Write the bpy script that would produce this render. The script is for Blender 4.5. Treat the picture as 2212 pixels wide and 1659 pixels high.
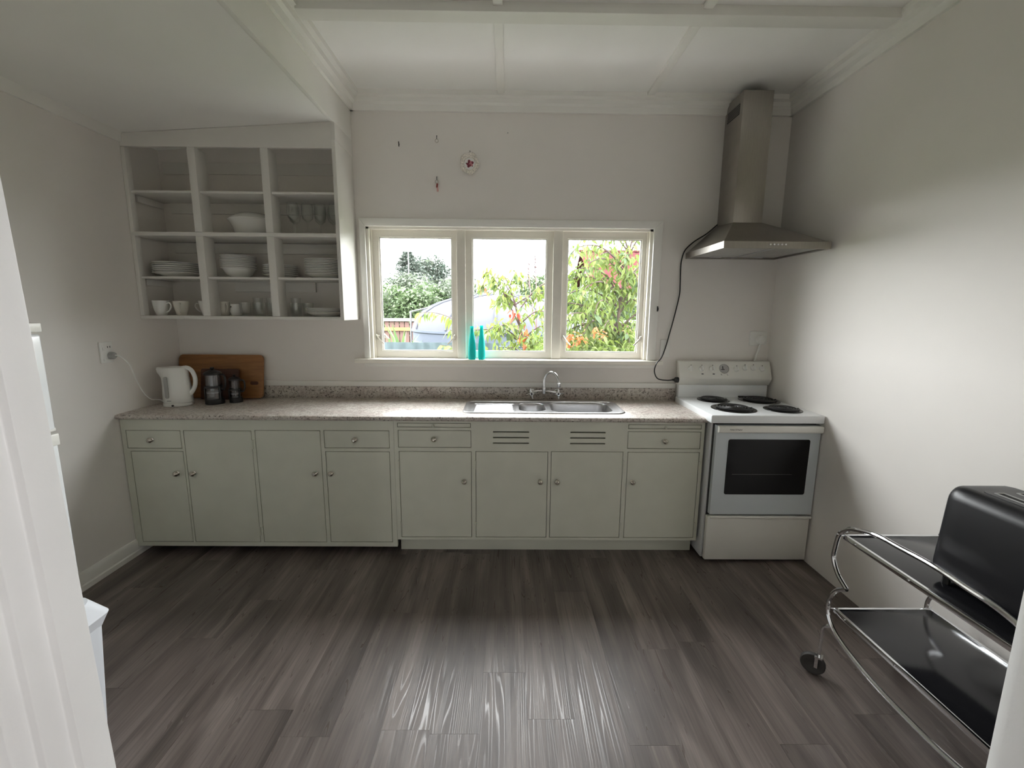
import bpy, bmesh, math, random
from mathutils import Vector, Matrix, Euler
R = math.radians
random.seed(7)
sc = bpy.context.scene
for o in list(bpy.data.objects):
    bpy.data.objects.remove(o)
col = sc.collection

# ------------------------------------------------------------------ camera, sky, exposure
cam_d = bpy.data.cameras.new('camera')
cam = bpy.data.objects.new('camera', cam_d)
col.objects.link(cam)
cam.location = (2.3152, -3.1543, 1.5234)
cam.rotation_euler = Euler((R(80.6894), R(-.4837), R(-.4979)), 'XYZ')
cam_d.sensor_fit = 'HORIZONTAL'
cam_d.sensor_width = 36.0
cam_d.lens = 36.0 * 959.93 / 2212.0
cam_d.clip_start = .02
cam_d.clip_end = 300
sc.camera = cam

world = bpy.data.worlds.new('overcast_sky')
sc.world = world
world.use_nodes = True
bg = world.node_tree.nodes['Background']
bg.inputs['Color'].default_value = (.985, .982, 1.0, 1)
bg.inputs['Strength'].default_value = 23.0

sc.view_settings.view_transform = 'Standard'
sc.view_settings.look = 'None'
sc.view_settings.gamma = 1
sc.view_settings.use_curve_mapping = False
sc.view_settings.exposure = 0.13
sc.cycles.use_denoising = True
sc.cycles.max_bounces = 14
sc.cycles.diffuse_bounces = 9
sc.cycles.glossy_bounces = 5
sc.cycles.transmission_bounces = 8
sc.cycles.transparent_max_bounces = 24
sc.cycles.sample_clamp_indirect = 8
sc.cycles.caustics_reflective = False
sc.cycles.caustics_refractive = False

# light portals in the kitchen window and the two added hall openings (they emit nothing, they only guide sky sampling)
def portal(name, loc, rot, w, h):
    d = bpy.data.lights.new(name, 'AREA'); d.shape = 'RECTANGLE'; d.size = w; d.size_y = h
    d.cycles.is_portal = True
    o = bpy.data.objects.new(name, d); col.objects.link(o)
    o.location = loc; o.rotation_euler = rot
portal('window_portal', (2.324, .14, 1.634), (R(-90), 0, 0), 1.98, .92)
portal('hall_low_fill_portal', (2.33, -6.21, .43), (R(90), 0, 0), .48, .48)
portal('hall_side_fill_portal', (4.11, -3.24, 1.535), (0, R(90), 0), .66, .5)

# ------------------------------------------------------------------ materials
MATS = {}
def new_mat(name):
    m = bpy.data.materials.new(name)
    m.use_nodes = True
    MATS[name] = m
    nt = m.node_tree
    return m, nt, nt.nodes['Principled BSDF']

def P(name, c, rough=.5, metal=0., var=0., scale=6., bump=0., bscale=120., spec=.5, stretch=(1, 1, 1), coat=0.):
    m, nt, b = new_mat(name)
    N, L = nt.nodes, nt.links
    b.inputs['Base Color'].default_value = (*c, 1)
    b.inputs['Roughness'].default_value = rough
    b.inputs['Metallic'].default_value = metal
    b.inputs['Specular IOR Level'].default_value = spec
    b.inputs['Coat Weight'].default_value = coat
    tc = N.new('ShaderNodeTexCoord')
    mp = N.new('ShaderNodeMapping')
    mp.inputs['Scale'].default_value = stretch
    L.new(tc.outputs['Object'], mp.inputs['Vector'])
    n = N.new('ShaderNodeTexNoise')
    n.inputs['Scale'].default_value = scale
    n.inputs['Detail'].default_value = 5
    L.new(mp.outputs['Vector'], n.inputs['Vector'])
    r = N.new('ShaderNodeValToRGB')
    r.color_ramp.elements[0].position = .3
    r.color_ramp.elements[1].position = .7
    v = max(var, .01)
    r.color_ramp.elements[0].color = (*[x * (1 - v) for x in c], 1)
    r.color_ramp.elements[1].color = (*[min(1, x * (1 + v)) for x in c], 1)
    L.new(n.outputs['Fac'], r.inputs['Fac'])
    L.new(r.outputs['Color'], b.inputs['Base Color'])
    if bump:
        n2 = N.new('ShaderNodeTexNoise')
        n2.inputs['Scale'].default_value = bscale
        n2.inputs['Detail'].default_value = 3
        L.new(mp.outputs['Vector'], n2.inputs['Vector'])
        bp = N.new('ShaderNodeBump')
        bp.inputs['Strength'].default_value = bump
        bp.inputs['Distance'].default_value = .002
        L.new(n2.outputs['Fac'], bp.inputs['Height'])
        L.new(bp.outputs['Normal'], b.inputs['Normal'])
    return m

def glass(name, tint=(1, 1, 1), refl=1.0, rough=.0):
    m, nt, b = new_mat(name)
    N, L = nt.nodes, nt.links
    N.remove(b)
    t = N.new('ShaderNodeBsdfTransparent'); t.inputs['Color'].default_value = (*tint, 1)
    g = N.new('ShaderNodeBsdfGlossy'); g.inputs['Roughness'].default_value = rough
    # thin sheet: Schlick reflectance from the facing angle, the same from both sides
    f = N.new('ShaderNodeLayerWeight'); f.inputs['Blend'].default_value = .5
    pw = N.new('ShaderNodeMath'); pw.operation = 'POWER'; pw.inputs[1].default_value = 5.0
    L.new(f.outputs['Facing'], pw.inputs[0])
    k = N.new('ShaderNodeMath'); k.operation = 'MULTIPLY_ADD'; k.inputs[1].default_value = .9 * min(refl, 1); k.inputs[2].default_value = .022 * refl
    L.new(pw.outputs[0], k.inputs[0])
    mx = N.new('ShaderNodeMixShader')
    L.new(k.outputs[0], mx.inputs[0]); L.new(t.outputs[0], mx.inputs[1]); L.new(g.outputs[0], mx.inputs[2])
    L.new(mx.outputs[0], N['Material Output'].inputs['Surface'])
    return m

def leafmat(name, c, c2, trans=.45, rough=.55):
    m, nt, b = new_mat(name)
    N, L = nt.nodes, nt.links
    oi = N.new('ShaderNodeObjectInfo')
    ge = N.new('ShaderNodeNewGeometry')
    ad = N.new('ShaderNodeMath'); ad.operation = 'ADD'
    L.new(oi.outputs['Random'], ad.inputs[0]); L.new(ge.outputs['Random Per Island'], ad.inputs[1])
    fr = N.new('ShaderNodeMath'); fr.operation = 'FRACT'; L.new(ad.outputs[0], fr.inputs[0])
    mx = N.new('ShaderNodeMix'); mx.data_type = 'RGBA'
    L.new(fr.outputs[0], mx.inputs['Factor'])
    mx.inputs['A'].default_value = (*c, 1); mx.inputs['B'].default_value = (*c2, 1)
    L.new(mx.outputs['Result'], b.inputs['Base Color'])
    b.inputs['Roughness'].default_value = rough
    tr = N.new('ShaderNodeBsdfTranslucent'); L.new(mx.outputs['Result'], tr.inputs['Color'])
    ms = N.new('ShaderNodeMixShader'); ms.inputs[0].default_value = trans
    L.new(b.outputs[0], ms.inputs[1]); L.new(tr.outputs[0], ms.inputs[2])
    L.new(ms.outputs[0], N['Material Output'].inputs['Surface'])
    return m

P('wall_paint', (.80, .77, .735), .55, var=.015, scale=3, bump=.06, bscale=260, spec=.3)
P('ceiling_paint', (.88, .875, .85), .6, var=.012, scale=3, bump=.05, bscale=200, spec=.3)
P('trim_white', (.84, .83, .79), .38, var=.015, scale=5, bump=.04, bscale=90)
P('shelf_white', (.75, .735, .70), .42, var=.015, scale=5, bump=.04, bscale=90)
P('window_cream', (.86, .83, .75), .4, var=.03, scale=9, bump=.05, bscale=90)
P('door_frame_white', (.80, .80, .79), .45, var=.02, scale=9, bump=.1, bscale=160)
P('sage', (.60, .605, .515), .42, var=.03, scale=7, bump=.05, bscale=150)
P('dark_gap', (.015, .015, .013), .8)
P('nickel', (.62, .58, .52), .22, 1)
P('chrome', (.80, .81, .83), .07, 1)
P('steel', (.56, .56, .57), .30, 1, var=.05, scale=30, stretch=(1, 30, 1))
P('hood_steel', (.41, .385, .35), .33, 1, var=.05, scale=14, stretch=(14, 1, 1))
P('hood_filter', (.50, .50, .49), .4, 1, var=.1, scale=60)
P('enamel', (.80, .82, .83), .18, var=.01, scale=5)
P('enamel_cream', (.78, .77, .72), .3, var=.01, scale=5)
P('oven_grey', (.62, .67, .70), .22, var=.01, scale=5)
P('oven_glass', (.006, .006, .007), .06, spec=.32)
P('oven_rack', (.16, .16, .16), .3, 1)
P('coil', (.012, .012, .012), .42)
P('coil_pan', (.02, .02, .02), .18, .6)
P('black_plastic', (.012, .012, .012), .35)
P('black_gloss', (.009, .009, .011), .36, spec=.4)
P('black_shelf', (.012, .012, .014), .13, bump=.03, bscale=400, spec=.35)
P('white_plastic', (.80, .80, .77), .3, var=.01)
P('bin_plastic', (.80, .83, .88), .35, var=.01)
P('grey_plastic', (.36, .36, .35), .4)
P('china', (.80, .80, .78), .14, var=.01)
P('china_ivory', (.78, .755, .69), .16, var=.02)
P('clock_face', (.42, .41, .40), .3)
P('red_tag', (.30, .06, .05), .6)
P('pink_tag', (.62, .36, .34), .6)
P('rose', (.20, .03, .05), .5, var=.5, scale=160)
P('rose_pink', (.60, .24, .26), .5, var=.3, scale=120)
P('leaf_dark', (.05, .06, .025), .5)
P('gilt_china', (.78, .71, .64), .2, var=.35, scale=120)
P('rubber', (.05, .047, .045), .6)
P('wood_board', (.30, .135, .045), .45, var=.22, scale=5, stretch=(1.5, 8, 12))
P('wood_dark', (.085, .032, .016), .45, var=.25, scale=5, stretch=(1.5, 8, 12))
P('bounce_slab', (.80, .79, .77), .85, var=.08, scale=8, bump=.2, bscale=40)  # added bounce surface, kept pale to throw sky light onto the ceiling
P('fence_brown', (0.0715, 0.0374, 0.0306), .85, var=.25, scale=4, stretch=(6, 6, 1))
P('fence_rail', (0.1499, 0.0784, 0.0238), .8, var=.2, scale=5)
P('fence_cap', (0.1363, 0.1295, 0.1227), .8)
P('tank_grey', (.046, .054, .070), .8, spec=.2, var=.06, scale=2)
P('tank_top', (.050, .052, .062), .9, spec=.1, var=.05, scale=2)
P('teal_sheet', (.040, .054, .058), .85, spec=.1, var=.2, scale=12)
P('bark', (0.0510, 0.0341, 0.0273), .8, var=.3, scale=30)
P('bark_pink', (0.0579, 0.0306, 0.0306), .8, var=.3, scale=30)
P('roof_red', (.046, .017, .018), .95, var=.1, scale=4, spec=.0)
P('house_cream', (.10, .097, .09), .8, var=.03)
P('grass', (0.0374, 0.0545, 0.0204), .9, var=.3, scale=3)
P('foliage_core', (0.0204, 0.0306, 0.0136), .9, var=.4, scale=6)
P('pole_grey', (.07, .07, .075), .5)
glass('pane_glass', (.97, .985, .98), 1.0)
glass('ware_glass', (.982, .988, .984), 3.2, .02)
glass('press_glass', (.80, .80, .81), 6.0, .05)
leafmat('leaf_green', (0.0599, 0.0965, 0.0184), (0.1149, 0.1517, 0.0313))
leafmat('leaf_deep', (0.0369, 0.0718, 0.0239), (0.0688, 0.1058, 0.0386))
leafmat('leaf_orange', (0.2392, 0.0599, 0.0166), (0.2759, 0.1013, 0.0321))
leafmat('leaf_red', (0.2024, 0.0275, 0.0147), (0.2392, 0.0552, 0.0258))
leafmat('leaf_lime', (0.0965, 0.1380, 0.0258), (0.1472, 0.1840, 0.0413))
leafmat('hedge_leaf', (0.0374, 0.0647, 0.0238), (0.0715, 0.1022, 0.0464), .3)
leafmat('hedge_grey', (0.0490, 0.0668, 0.0409), (0.0851, 0.1022, 0.0715), .3)
leafmat('conifer_leaf', (.045, .068, .052), (.085, .092, .080), .2)
leafmat('flower_brown', (0.0579, 0.0374, 0.0396), (0.0750, 0.0510, 0.0510), .2)

def frosted():
    m, nt, b = new_mat('turquoise_glass')
    N, L = nt.nodes, nt.links
    b.inputs['Base Color'].default_value = (.02, .62, .60, 1)
    b.inputs['Roughness'].default_value = .45
    tr = N.new('ShaderNodeBsdfTranslucent'); tr.inputs['Color'].default_value = (.03, .78, .76, 1)
    tc = N.new('ShaderNodeTexCoord'); n = N.new('ShaderNodeTexNoise'); n.inputs['Scale'].default_value = 30
    L.new(tc.outputs['Object'], n.inputs['Vector'])
    mr = N.new('ShaderNodeMapRange'); mr.inputs['To Min'].default_value = .5; mr.inputs['To Max'].default_value = .6
    L.new(n.outputs['Fac'], mr.inputs['Value'])
    ms = N.new('ShaderNodeMixShader')
    L.new(mr.outputs[0], ms.inputs[0]); L.new(b.outputs[0], ms.inputs[1]); L.new(tr.outputs[0], ms.inputs[2])
    L.new(ms.outputs[0], N['Material Output'].inputs['Surface'])
frosted()

def laminate():
    m, nt, b = new_mat('granite_laminate')
    N, L = nt.nodes, nt.links
    tc = N.new('ShaderNodeTexCoord')
    n1 = N.new('ShaderNodeTexNoise'); n1.inputs['Scale'].default_value = 55; n1.inputs['Detail'].default_value = 6; n1.inputs['Roughness'].default_value = .7
    n2 = N.new('ShaderNodeTexNoise'); n2.inputs['Scale'].default_value = 110; n2.inputs['Detail'].default_value = 3
    n3 = N.new('ShaderNodeTexNoise'); n3.inputs['Scale'].default_value = 9; n3.inputs['Detail'].default_value = 3
    for n in (n1, n2, n3): L.new(tc.outputs['Object'], n.inputs['Vector'])
    r1 = N.new('ShaderNodeValToRGB'); e = r1.color_ramp.elements
    e[0].position = .34; e[0].color = (.27, .235, .205, 1); e[1].position = .60; e[1].color = (.62, .59, .55, 1)
    x = e.new(.47); x.color = (.49, .45, .41, 1)
    L.new(n1.outputs['Fac'], r1.inputs['Fac'])
    r2 = N.new('ShaderNodeValToRGB'); e = r2.color_ramp.elements
    e[0].position = .33; e[0].color = (1, 1, 1, 1); e[1].position = .40; e[1].color = (0, 0, 0, 1)
    L.new(n2.outputs['Fac'], r2.inputs['Fac'])
    mx = N.new('ShaderNodeMix'); mx.data_type = 'RGBA'
    L.new(r2.outputs['Color'], mx.inputs['Factor']); L.new(r1.outputs['Color'], mx.inputs['A'])
    mx.inputs['B'].default_value = (.07, .06, .05, 1)
    m2 = N.new('ShaderNodeMix'); m2.data_type = 'RGBA'; m2.blend_type = 'MULTIPLY'; m2.inputs['Factor'].default_value = .5
    r3 = N.new('ShaderNodeValToRGB'); e = r3.color_ramp.elements
    e[0].position = .35; e[0].color = (.80, .68, .66, 1); e[1].position = .6; e[1].color = (1, 1, .97, 1)
    L.new(n3.outputs['Fac'], r3.inputs['Fac'])
    L.new(mx.outputs['Result'], m2.inputs['A']); L.new(r3.outputs['Color'], m2.inputs['B'])
    L.new(m2.outputs['Result'], b.inputs['Base Color'])
    b.inputs['Roughness'].default_value = .33
    bp = N.new('ShaderNodeBump'); bp.inputs['Strength'].default_value = .25; bp.inputs['Distance'].default_value = .001
    L.new(n2.outputs['Fac'], bp.inputs['Height']); L.new(bp.outputs['Normal'], b.inputs['Normal'])
laminate()

def plankmat():
    m, nt, b = new_mat('vinyl_plank')
    N, L = nt.nodes, nt.links
    ge = N.new('ShaderNodeNewGeometry'); oi = N.new('ShaderNodeObjectInfo')
    off = N.new('ShaderNodeVectorMath'); off.operation = 'SCALE'
    cmb = N.new('ShaderNodeCombineXYZ')
    L.new(oi.outputs['Random'], cmb.inputs[0]); L.new(oi.outputs['Random'], cmb.inputs[1]); L.new(oi.outputs['Random'], cmb.inputs[2])
    L.new(cmb.outputs[0], off.inputs[0]); off.inputs['Scale'].default_value = 37.
    ad = N.new('ShaderNodeVectorMath'); ad.operation = 'ADD'
    L.new(ge.outputs['Position'], ad.inputs[0]); L.new(off.outputs[0], ad.inputs[1])
    def noise(sx, sy, scale, det, ro=.55, dist=0):
        mp = N.new('ShaderNodeMapping'); mp.inputs['Scale'].default_value = (sx, sy, 1)
        L.new(ad.outputs[0], mp.inputs['Vector'])
        n = N.new('ShaderNodeTexNoise'); n.inputs['Scale'].default_value = scale; n.inputs['Detail'].default_value = det
        n.inputs['Roughness'].default_value = ro; n.inputs['Distortion'].default_value = dist
        L.new(mp.outputs[0], n.inputs['Vector']); return n
    big = noise(7, .9, 1.6, 3, .5, .6)
    fine = noise(90, 1.4, 1.5, 4, .6, .3)
    # cathedral grain: rings of a slow noise, long along the plank
    ring = noise(11, .30, 1.2, 1.5, .4, .35)
    ml = N.new('ShaderNodeMath'); ml.operation = 'MULTIPLY'; ml.inputs[1].default_value = 30
    L.new(ring.outputs['Fac'], ml.inputs[0])
    fr = N.new('ShaderNodeMath'); fr.operation = 'FRACT'; L.new(ml.outputs[0], fr.inputs[0])
    rr = N.new('ShaderNodeValToRGB'); e = rr.color_ramp.elements
    e[0].position = 0; e[0].color = (0, 0, 0, 1); e[1].position = 1; e[1].color = (0, 0, 0, 1)
    for p, v in ((.60, 0), (.76, 1), (.84, 1), (.92, 0)):
        x = e.new(p); x.color = (v, v, v, 1)
    L.new(fr.outputs[0], rr.inputs['Fac'])
    cr = N.new('ShaderNodeValToRGB'); e = cr.color_ramp.elements
    e[0].position = .28; e[0].color = (.070, .055, .048, 1); e[1].position = .72; e[1].color = (.240, .200, .180, 1)
    x = e.new(.5); x.color = (.140, .112, .100, 1)
    L.new(big.outputs['Fac'], cr.inputs['Fac'])
    fc = N.new('ShaderNodeValToRGB'); e = fc.color_ramp.elements
    e[0].position = .3; e[0].color = (.62, .62, .62, 1); e[1].position = .7; e[1].color = (1.15, 1.15, 1.15, 1)
    L.new(fine.outputs['Fac'], fc.inputs['Fac'])
    m1 = N.new('ShaderNodeMix'); m1.data_type = 'RGBA'; m1.blend_type = 'MULTIPLY'; m1.inputs['Factor'].default_value = .8
    L.new(cr.outputs['Color'], m1.inputs['A']); L.new(fc.outputs['Color'], m1.inputs['B'])
    # plank to plank tone
    mr = N.new('ShaderNodeMapRange'); mr.inputs['To Min'].default_value = .86; mr.inputs['To Max'].default_value = 1.12
    L.new(oi.outputs['Random'], mr.inputs['Value'])
    m2 = N.new('ShaderNodeVectorMath'); m2.operation = 'SCALE'
    L.new(m1.outputs['Result'], m2.inputs[0]); L.new(mr.outputs[0], m2.inputs['Scale'])
    # pale worn grain lines
    m3 = N.new('ShaderNodeMix'); m3.data_type = 'RGBA'
    k = N.new('ShaderNodeMath'); k.operation = 'MULTIPLY'; k.inputs[1].default_value = .22
    L.new(rr.outputs['Color'], k.inputs[0]); L.new(k.outputs[0], m3.inputs['Factor'])
    L.new(m2.outputs[0], m3.inputs['A']); m3.inputs['B'].default_value = (.22, .195, .18, 1)
    L.new(m3.outputs['Result'], b.inputs['Base Color'])
    ro = N.new('ShaderNodeMapRange'); ro.inputs['To Min'].default_value = .46; ro.inputs['To Max'].default_value = .26
    L.new(rr.outputs['Color'], ro.inputs['Value']); L.new(ro.outputs[0], b.inputs['Roughness'])
    b.inputs['Specular IOR Level'].default_value = .55
    bp = N.new('ShaderNodeBump'); bp.inputs['Strength'].default_value = .18; bp.inputs['Distance'].default_value = .0006
    L.new(fine.outputs['Fac'], bp.inputs['Height']); L.new(bp.outputs['Normal'], b.inputs['Normal'])
plankmat()

# ------------------------------------------------------------------ mesh helpers
def wloc(o):
    v = Vector((0, 0, 0))
    while o is not None:
        v += o.location; o = o.parent
    return v

def link(name, me, mat, parent=None):
    o = bpy.data.objects.new(name, me)
    if mat and not me.materials:
        me.materials.append(MATS[mat])
    col.objects.link(o)
    if parent is not None:
        o.parent = parent
        o.location = -wloc(parent)
    return o

def crom(pts, n=6):
    pts = [Vector(p) for p in pts]
    out = []
    for i in range(len(pts) - 1):
        p0 = pts[max(i - 1, 0)]; p1 = pts[i]; p2 = pts[i + 1]; p3 = pts[min(i + 2, len(pts) - 1)]
        for k in range(n):
            t = k / n
            out.append(.5 * ((2 * p1) + (p2 - p0) * t + (2 * p0 - 5 * p1 + 4 * p2 - p3) * t * t + (3 * p1 - p0 - 3 * p2 + p3) * t ** 3))
    out.append(pts[-1])
    return out

class MB:
    def __init__(s):
        s.v = []; s.f = []
    def add(s, vs, fs):
        b = len(s.v)
        s.v += [tuple(v) for v in vs]
        s.f += [tuple(i + b for i in f) for f in fs]
        return s
    def box(s, x0, x1, y0, y1, z0, z1):
        return s.add([(x0, y0, z0), (x1, y0, z0), (x1, y1, z0), (x0, y1, z0), (x0, y0, z1), (x1, y0, z1), (x1, y1, z1), (x0, y1, z1)],
                     [(0, 3, 2, 1), (4, 5, 6, 7), (0, 1, 5, 4), (1, 2, 6, 5), (2, 3, 7, 6), (3, 0, 4, 7)])
    def prism(s, poly, a, b, axis='z'):
        n = len(poly)
        def mk(p, t):
            return (p[0], p[1], t) if axis == 'z' else ((t, p[0], p[1]) if axis == 'x' else (p[0], t, p[1]))
        vs = [mk(p, a) for p in poly] + [mk(p, b) for p in poly]
        fs = [tuple(range(n))[::-1], tuple(range(n, 2 * n))] + [(i, (i + 1) % n, n + (i + 1) % n, n + i) for i in range(n)]
        return s.add(vs, fs)
    def lathe(s, prof, c=(0, 0, 0), seg=24, axis='z', sx=1, sy=1):
        vs = []; fs = []; rings = []
        def mk(r, a, h):
            x, y = r * math.cos(a) * sx, r * math.sin(a) * sy
            p = (x, y, h) if axis == 'z' else ((h, x, y) if axis == 'x' else (x, h, y))
            return (p[0] + c[0], p[1] + c[1], p[2] + c[2])
        for r, h in prof:
            if r < 1e-6:
                rings.append([len(vs)]); vs.append(mk(0, 0, h))
            else:
                rings.append(list(range(len(vs), len(vs) + seg)))
                vs += [mk(r, 2 * math.pi * k / seg, h) for k in range(seg)]
        for a, b in zip(rings, rings[1:]):
            for k in range(seg):
                k2 = (k + 1) % seg
                if len(a) == 1 and len(b) == 1: continue
                if len(a) == 1: fs.append((a[0], b[k], b[k2]))
                elif len(b) == 1: fs.append((a[k], b[0], a[k2]))
                else: fs.append((a[k], b[k], b[k2], a[k2]))
        return s.add(vs, fs)
    def tube(s, path, r, seg=10, closed=False):
        pts = [Vector(p) for p in path]
        n = len(pts)
        rs = r if isinstance(r, (list, tuple)) else [r] * n
        vs = []; fs = []
        up = None
        for i, p in enumerate(pts):
            if closed: t = pts[(i + 1) % n] - pts[i - 1]
            else: t = pts[min(i + 1, n - 1)] - pts[max(i - 1, 0)]
            if t.length < 1e-9: t = Vector((0, 0, 1))
            t.normalize()
            if up is None:
                up = t.orthogonal().normalized()
            up = (up - t * up.dot(t))
            if up.length < 1e-6: up = t.orthogonal()
            up.normalize()
            w = t.cross(up)
            for k in range(seg):
                a = 2 * math.pi * k / seg
                vs.append(p + (up * math.cos(a) + w * math.sin(a)) * rs[i])
        m = n if closed else n - 1
        for i in range(m):
            for k in range(seg):
                j = (i + 1) % n
                fs.append((i * seg + k, i * seg + (k + 1) % seg, j * seg + (k + 1) % seg, j * seg + k))
        if not closed:
            fs.append(tuple(range(seg))[::-1]); fs.append(tuple((n - 1) * seg + k for k in range(seg)))
        return s.add(vs, fs)
    def mesh(s, name, bevel=0, bseg=2, smooth=True, angle=35):
        me = bpy.data.meshes.new(name)
        me.from_pydata(s.v, [], s.f)
        bm = bmesh.new(); bm.from_mesh(me)
        bmesh.ops.recalc_face_normals(bm, faces=bm.faces)
        if bevel:
            es = [e for e in bm.edges if len(e.link_faces) == 2 and e.calc_face_angle(0) > R(30)]
            bmesh.ops.bevel(bm, geom=es, offset=bevel, segments=bseg, profile=.5, affect='EDGES', clamp_overlap=True)
        bm.to_mesh(me); bm.free()
        if smooth:
            me.polygons.foreach_set('use_smooth', [True] * len(me.polygons))
            me.set_sharp_from_angle(angle=R(angle))
        me.update()
        return me
    def build(s, name, mat, parent=None, **k):
        return link(name, s.mesh(name, **k), mat, parent)

def BOX(*a): return MB().box(*a)

def tag(o, label=None, cat=None, group=None, kind=None):
    if label: o['label'] = label
    if cat: o['category'] = cat
    if group: o['group'] = group
    if kind: o['kind'] = kind
    return o

def thing(name, loc, label, cat, group=None, rz=0):
    o = bpy.data.objects.new(name, None)
    o.empty_display_size = .05
    col.objects.link(o)
    o.location = loc
    return tag(o, label, cat, group)

def struct(name, mb, mat, label, **k):
    o = mb.build(name, mat, **k)
    return tag(o, label, kind='structure')

def copy_tree(o, parent=None):
    c = o.copy(); col.objects.link(c)
    if parent is not None:
        c.parent = parent
    for ch in list(o.children):
        copy_tree(ch, c)
    return c

def rrect(x0, x1, y0, y1, r, n=6):
    out = []
    for cx, cy, a0 in ((x1 - r, y1 - r, 0), (x0 + r, y1 - r, 90), (x0 + r, y0 + r, 180), (x1 - r, y0 + r, 270)):
        for k in range(n + 1):
            a = R(a0 + 90 * k / n)
            out.append((cx + r * math.cos(a), cy + r * math.sin(a)))
    return out

def holed(mb, x0, x1, z0, z1, holes, y0, y1):
    """vertical board in the xz plane with rectangular openings (a grid of cells)"""
    xs = sorted({x0, x1, *[h[0] for h in holes], *[h[1] for h in holes]})
    zs = sorted({z0, z1, *[h[2] for h in holes], *[h[3] for h in holes]})
    for a, b in zip(xs, xs[1:]):
        run = None
        for c, d in zip(zs, zs[1:]):
            mx, mz = (a + b) / 2, (c + d) / 2
            solid = not any(h[0] < mx < h[1] and h[2] < mz < h[3] for h in holes)
            if solid:
                run = (run[0], d) if run else (c, d)
            if (not solid or d == zs[-1]) and run:
                mb.box(a, b, y0, y1, run[0], run[1]); run = None
    return mb

# ------------------------------------------------------------------ room shell
W = 4.175; YD = -2.654; H = 2.905
WX0, WX1, WZ0, WZ1 = 1.345, 3.303, 1.186, 2.082      # window opening
back = holed(MB(), -.15, W + .15, -.1, 3.1, [(WX0, WX1, WZ0, WZ1)], 0, .13)
struct('wall_back', back, 'wall_paint', 'warm white painted kitchen wall around the window', smooth=False)
struct('wall_left', BOX(-.15, 0, -2.80, .13, -.1, 3.1), 'wall_paint', 'warm white kitchen wall with the kettle socket', smooth=False)
struct('wall_right', BOX(W, W + .15, -2.80, .13, -.1, 3.1), 'wall_paint', 'warm white plain wall beside the stove and trolley', smooth=False)
front = holed(MB(), 0, W, -.1, 3.1, [(1.72, 3.00, -.1, 2.06)], -2.765, YD - .006)
struct('wall_front', front, 'wall_paint', 'kitchen wall with the doorway the view looks through', smooth=False)

ceil = struct('ceiling', BOX(1.25, W, -2.66, 0, H, 3.1), 'ceiling_paint', 'white battened ceiling over the kitchen', smooth=False)
for x in (2.2365, 3.193):
    for y0, y1 in ((-.805, -.05), (-2.60, -.888)):
        BOX(x, x + .045, y0, y1, H - .018, H + .004).build('batten', 'trim_white', ceil, bevel=.003)
BOX(1.34, 4.11, -.893, -.805, H - .042, H + .004).build('cross_beam', 'trim_white', ceil, bevel=.004)
BOX(1.34, 4.11, -1.82, -1.735, H - .042, H + .004).build('cross_beam', 'trim_white', ceil, bevel=.004)
lc = MB().prism([(-.02, 2.545), (1.262, 2.622), (1.262, 2.80), (-.02, 2.80)], -2.66, 0, 'y')
struct('ceiling_left', lc, 'ceiling_paint', 'lower sloping white ceiling above the open shelves', smooth=False)
struct('trim_1', BOX(1.255, 1.28, -2.66, -.002, 2.618, H + .01), 'trim_white', 'white bulkhead face between low and high ceilings', bevel=.002)
CP = [(0, 2.80), (.018, 2.80), (.024, 2.834), (.042, 2.846), (.046, 2.87), (.072, 2.877), (.072, H + .003), (0, H + .003)]
struct('trim_2', MB().prism([(-d, z) for d, z in CP], 1.28, W, 'x'), 'trim_white', 'white stepped cornice over the window wall')
struct('trim_3', MB().prism([(W - d, z) for d, z in CP], -2.65, 0, 'y'), 'trim_white', 'white stepped cornice along the stove side wall')
struct('trim_4', MB().prism([(1.28 + d, z) for d, z in CP], -2.65, 0, 'y'), 'trim_white', 'white stepped cornice along the bulkhead')
struct('trim_5', MB().prism([(0, 2.492), (.014, 2.492), (.018, 2.53), (.03, 2.555), (0, 2.555)], -2.65, -.302, 'y'), 'trim_white', 'narrow white cornice along the left wall')
struct('baseboard_left', MB().prism([(0, 0), (.02, 0), (.02, .028), (.014, .034), (.014, .085), (.006, .1), (0, .1)], -1.49, -.002, 'y'), 'trim_white', 'white skirting board along the left wall')

# floor with separate planks
floor = struct('floor', BOX(-.15, W + .15, -6.2, .13, -.12, -.004), 'dark_gap', 'dark brown grey timber look vinyl plank floor', smooth=False)
PW, PL = .18, 1.22
full = MB().box(0, PW - .0004, 0, PL - .0007, -.004, 0).mesh('plank_mesh', smooth=False)
full.materials.append(MATS['vinyl_plank'])
joints = {0: -1.70, -3: -1.744, -5: -1.77, 2: -1.804, 3: -1.346, 5: -1.80}
for k in range(-14, 11):
    x = 2.40 + k * PW
    if x > W or x + PW < 0: continue
    y = joints.get(k, -1.2 - ((k * 47) % 61) / 61 * 1.22)
    while y > -5.0: y -= PL
    while y < .1:
        xa, xb = max(x, -.02), min(x + PW, W + .02)
        if x >= -.02 and x + PW <= W + .02:
            o = link('plank', full, 'vinyl_plank', floor); o.location += Vector((x, y, 0))
        else:
            BOX(xa, xb - .0004, y, y + PL - .0007, -.004, 0).build('plank', 'vinyl_plank', floor, smooth=False)
        y += PL

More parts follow.
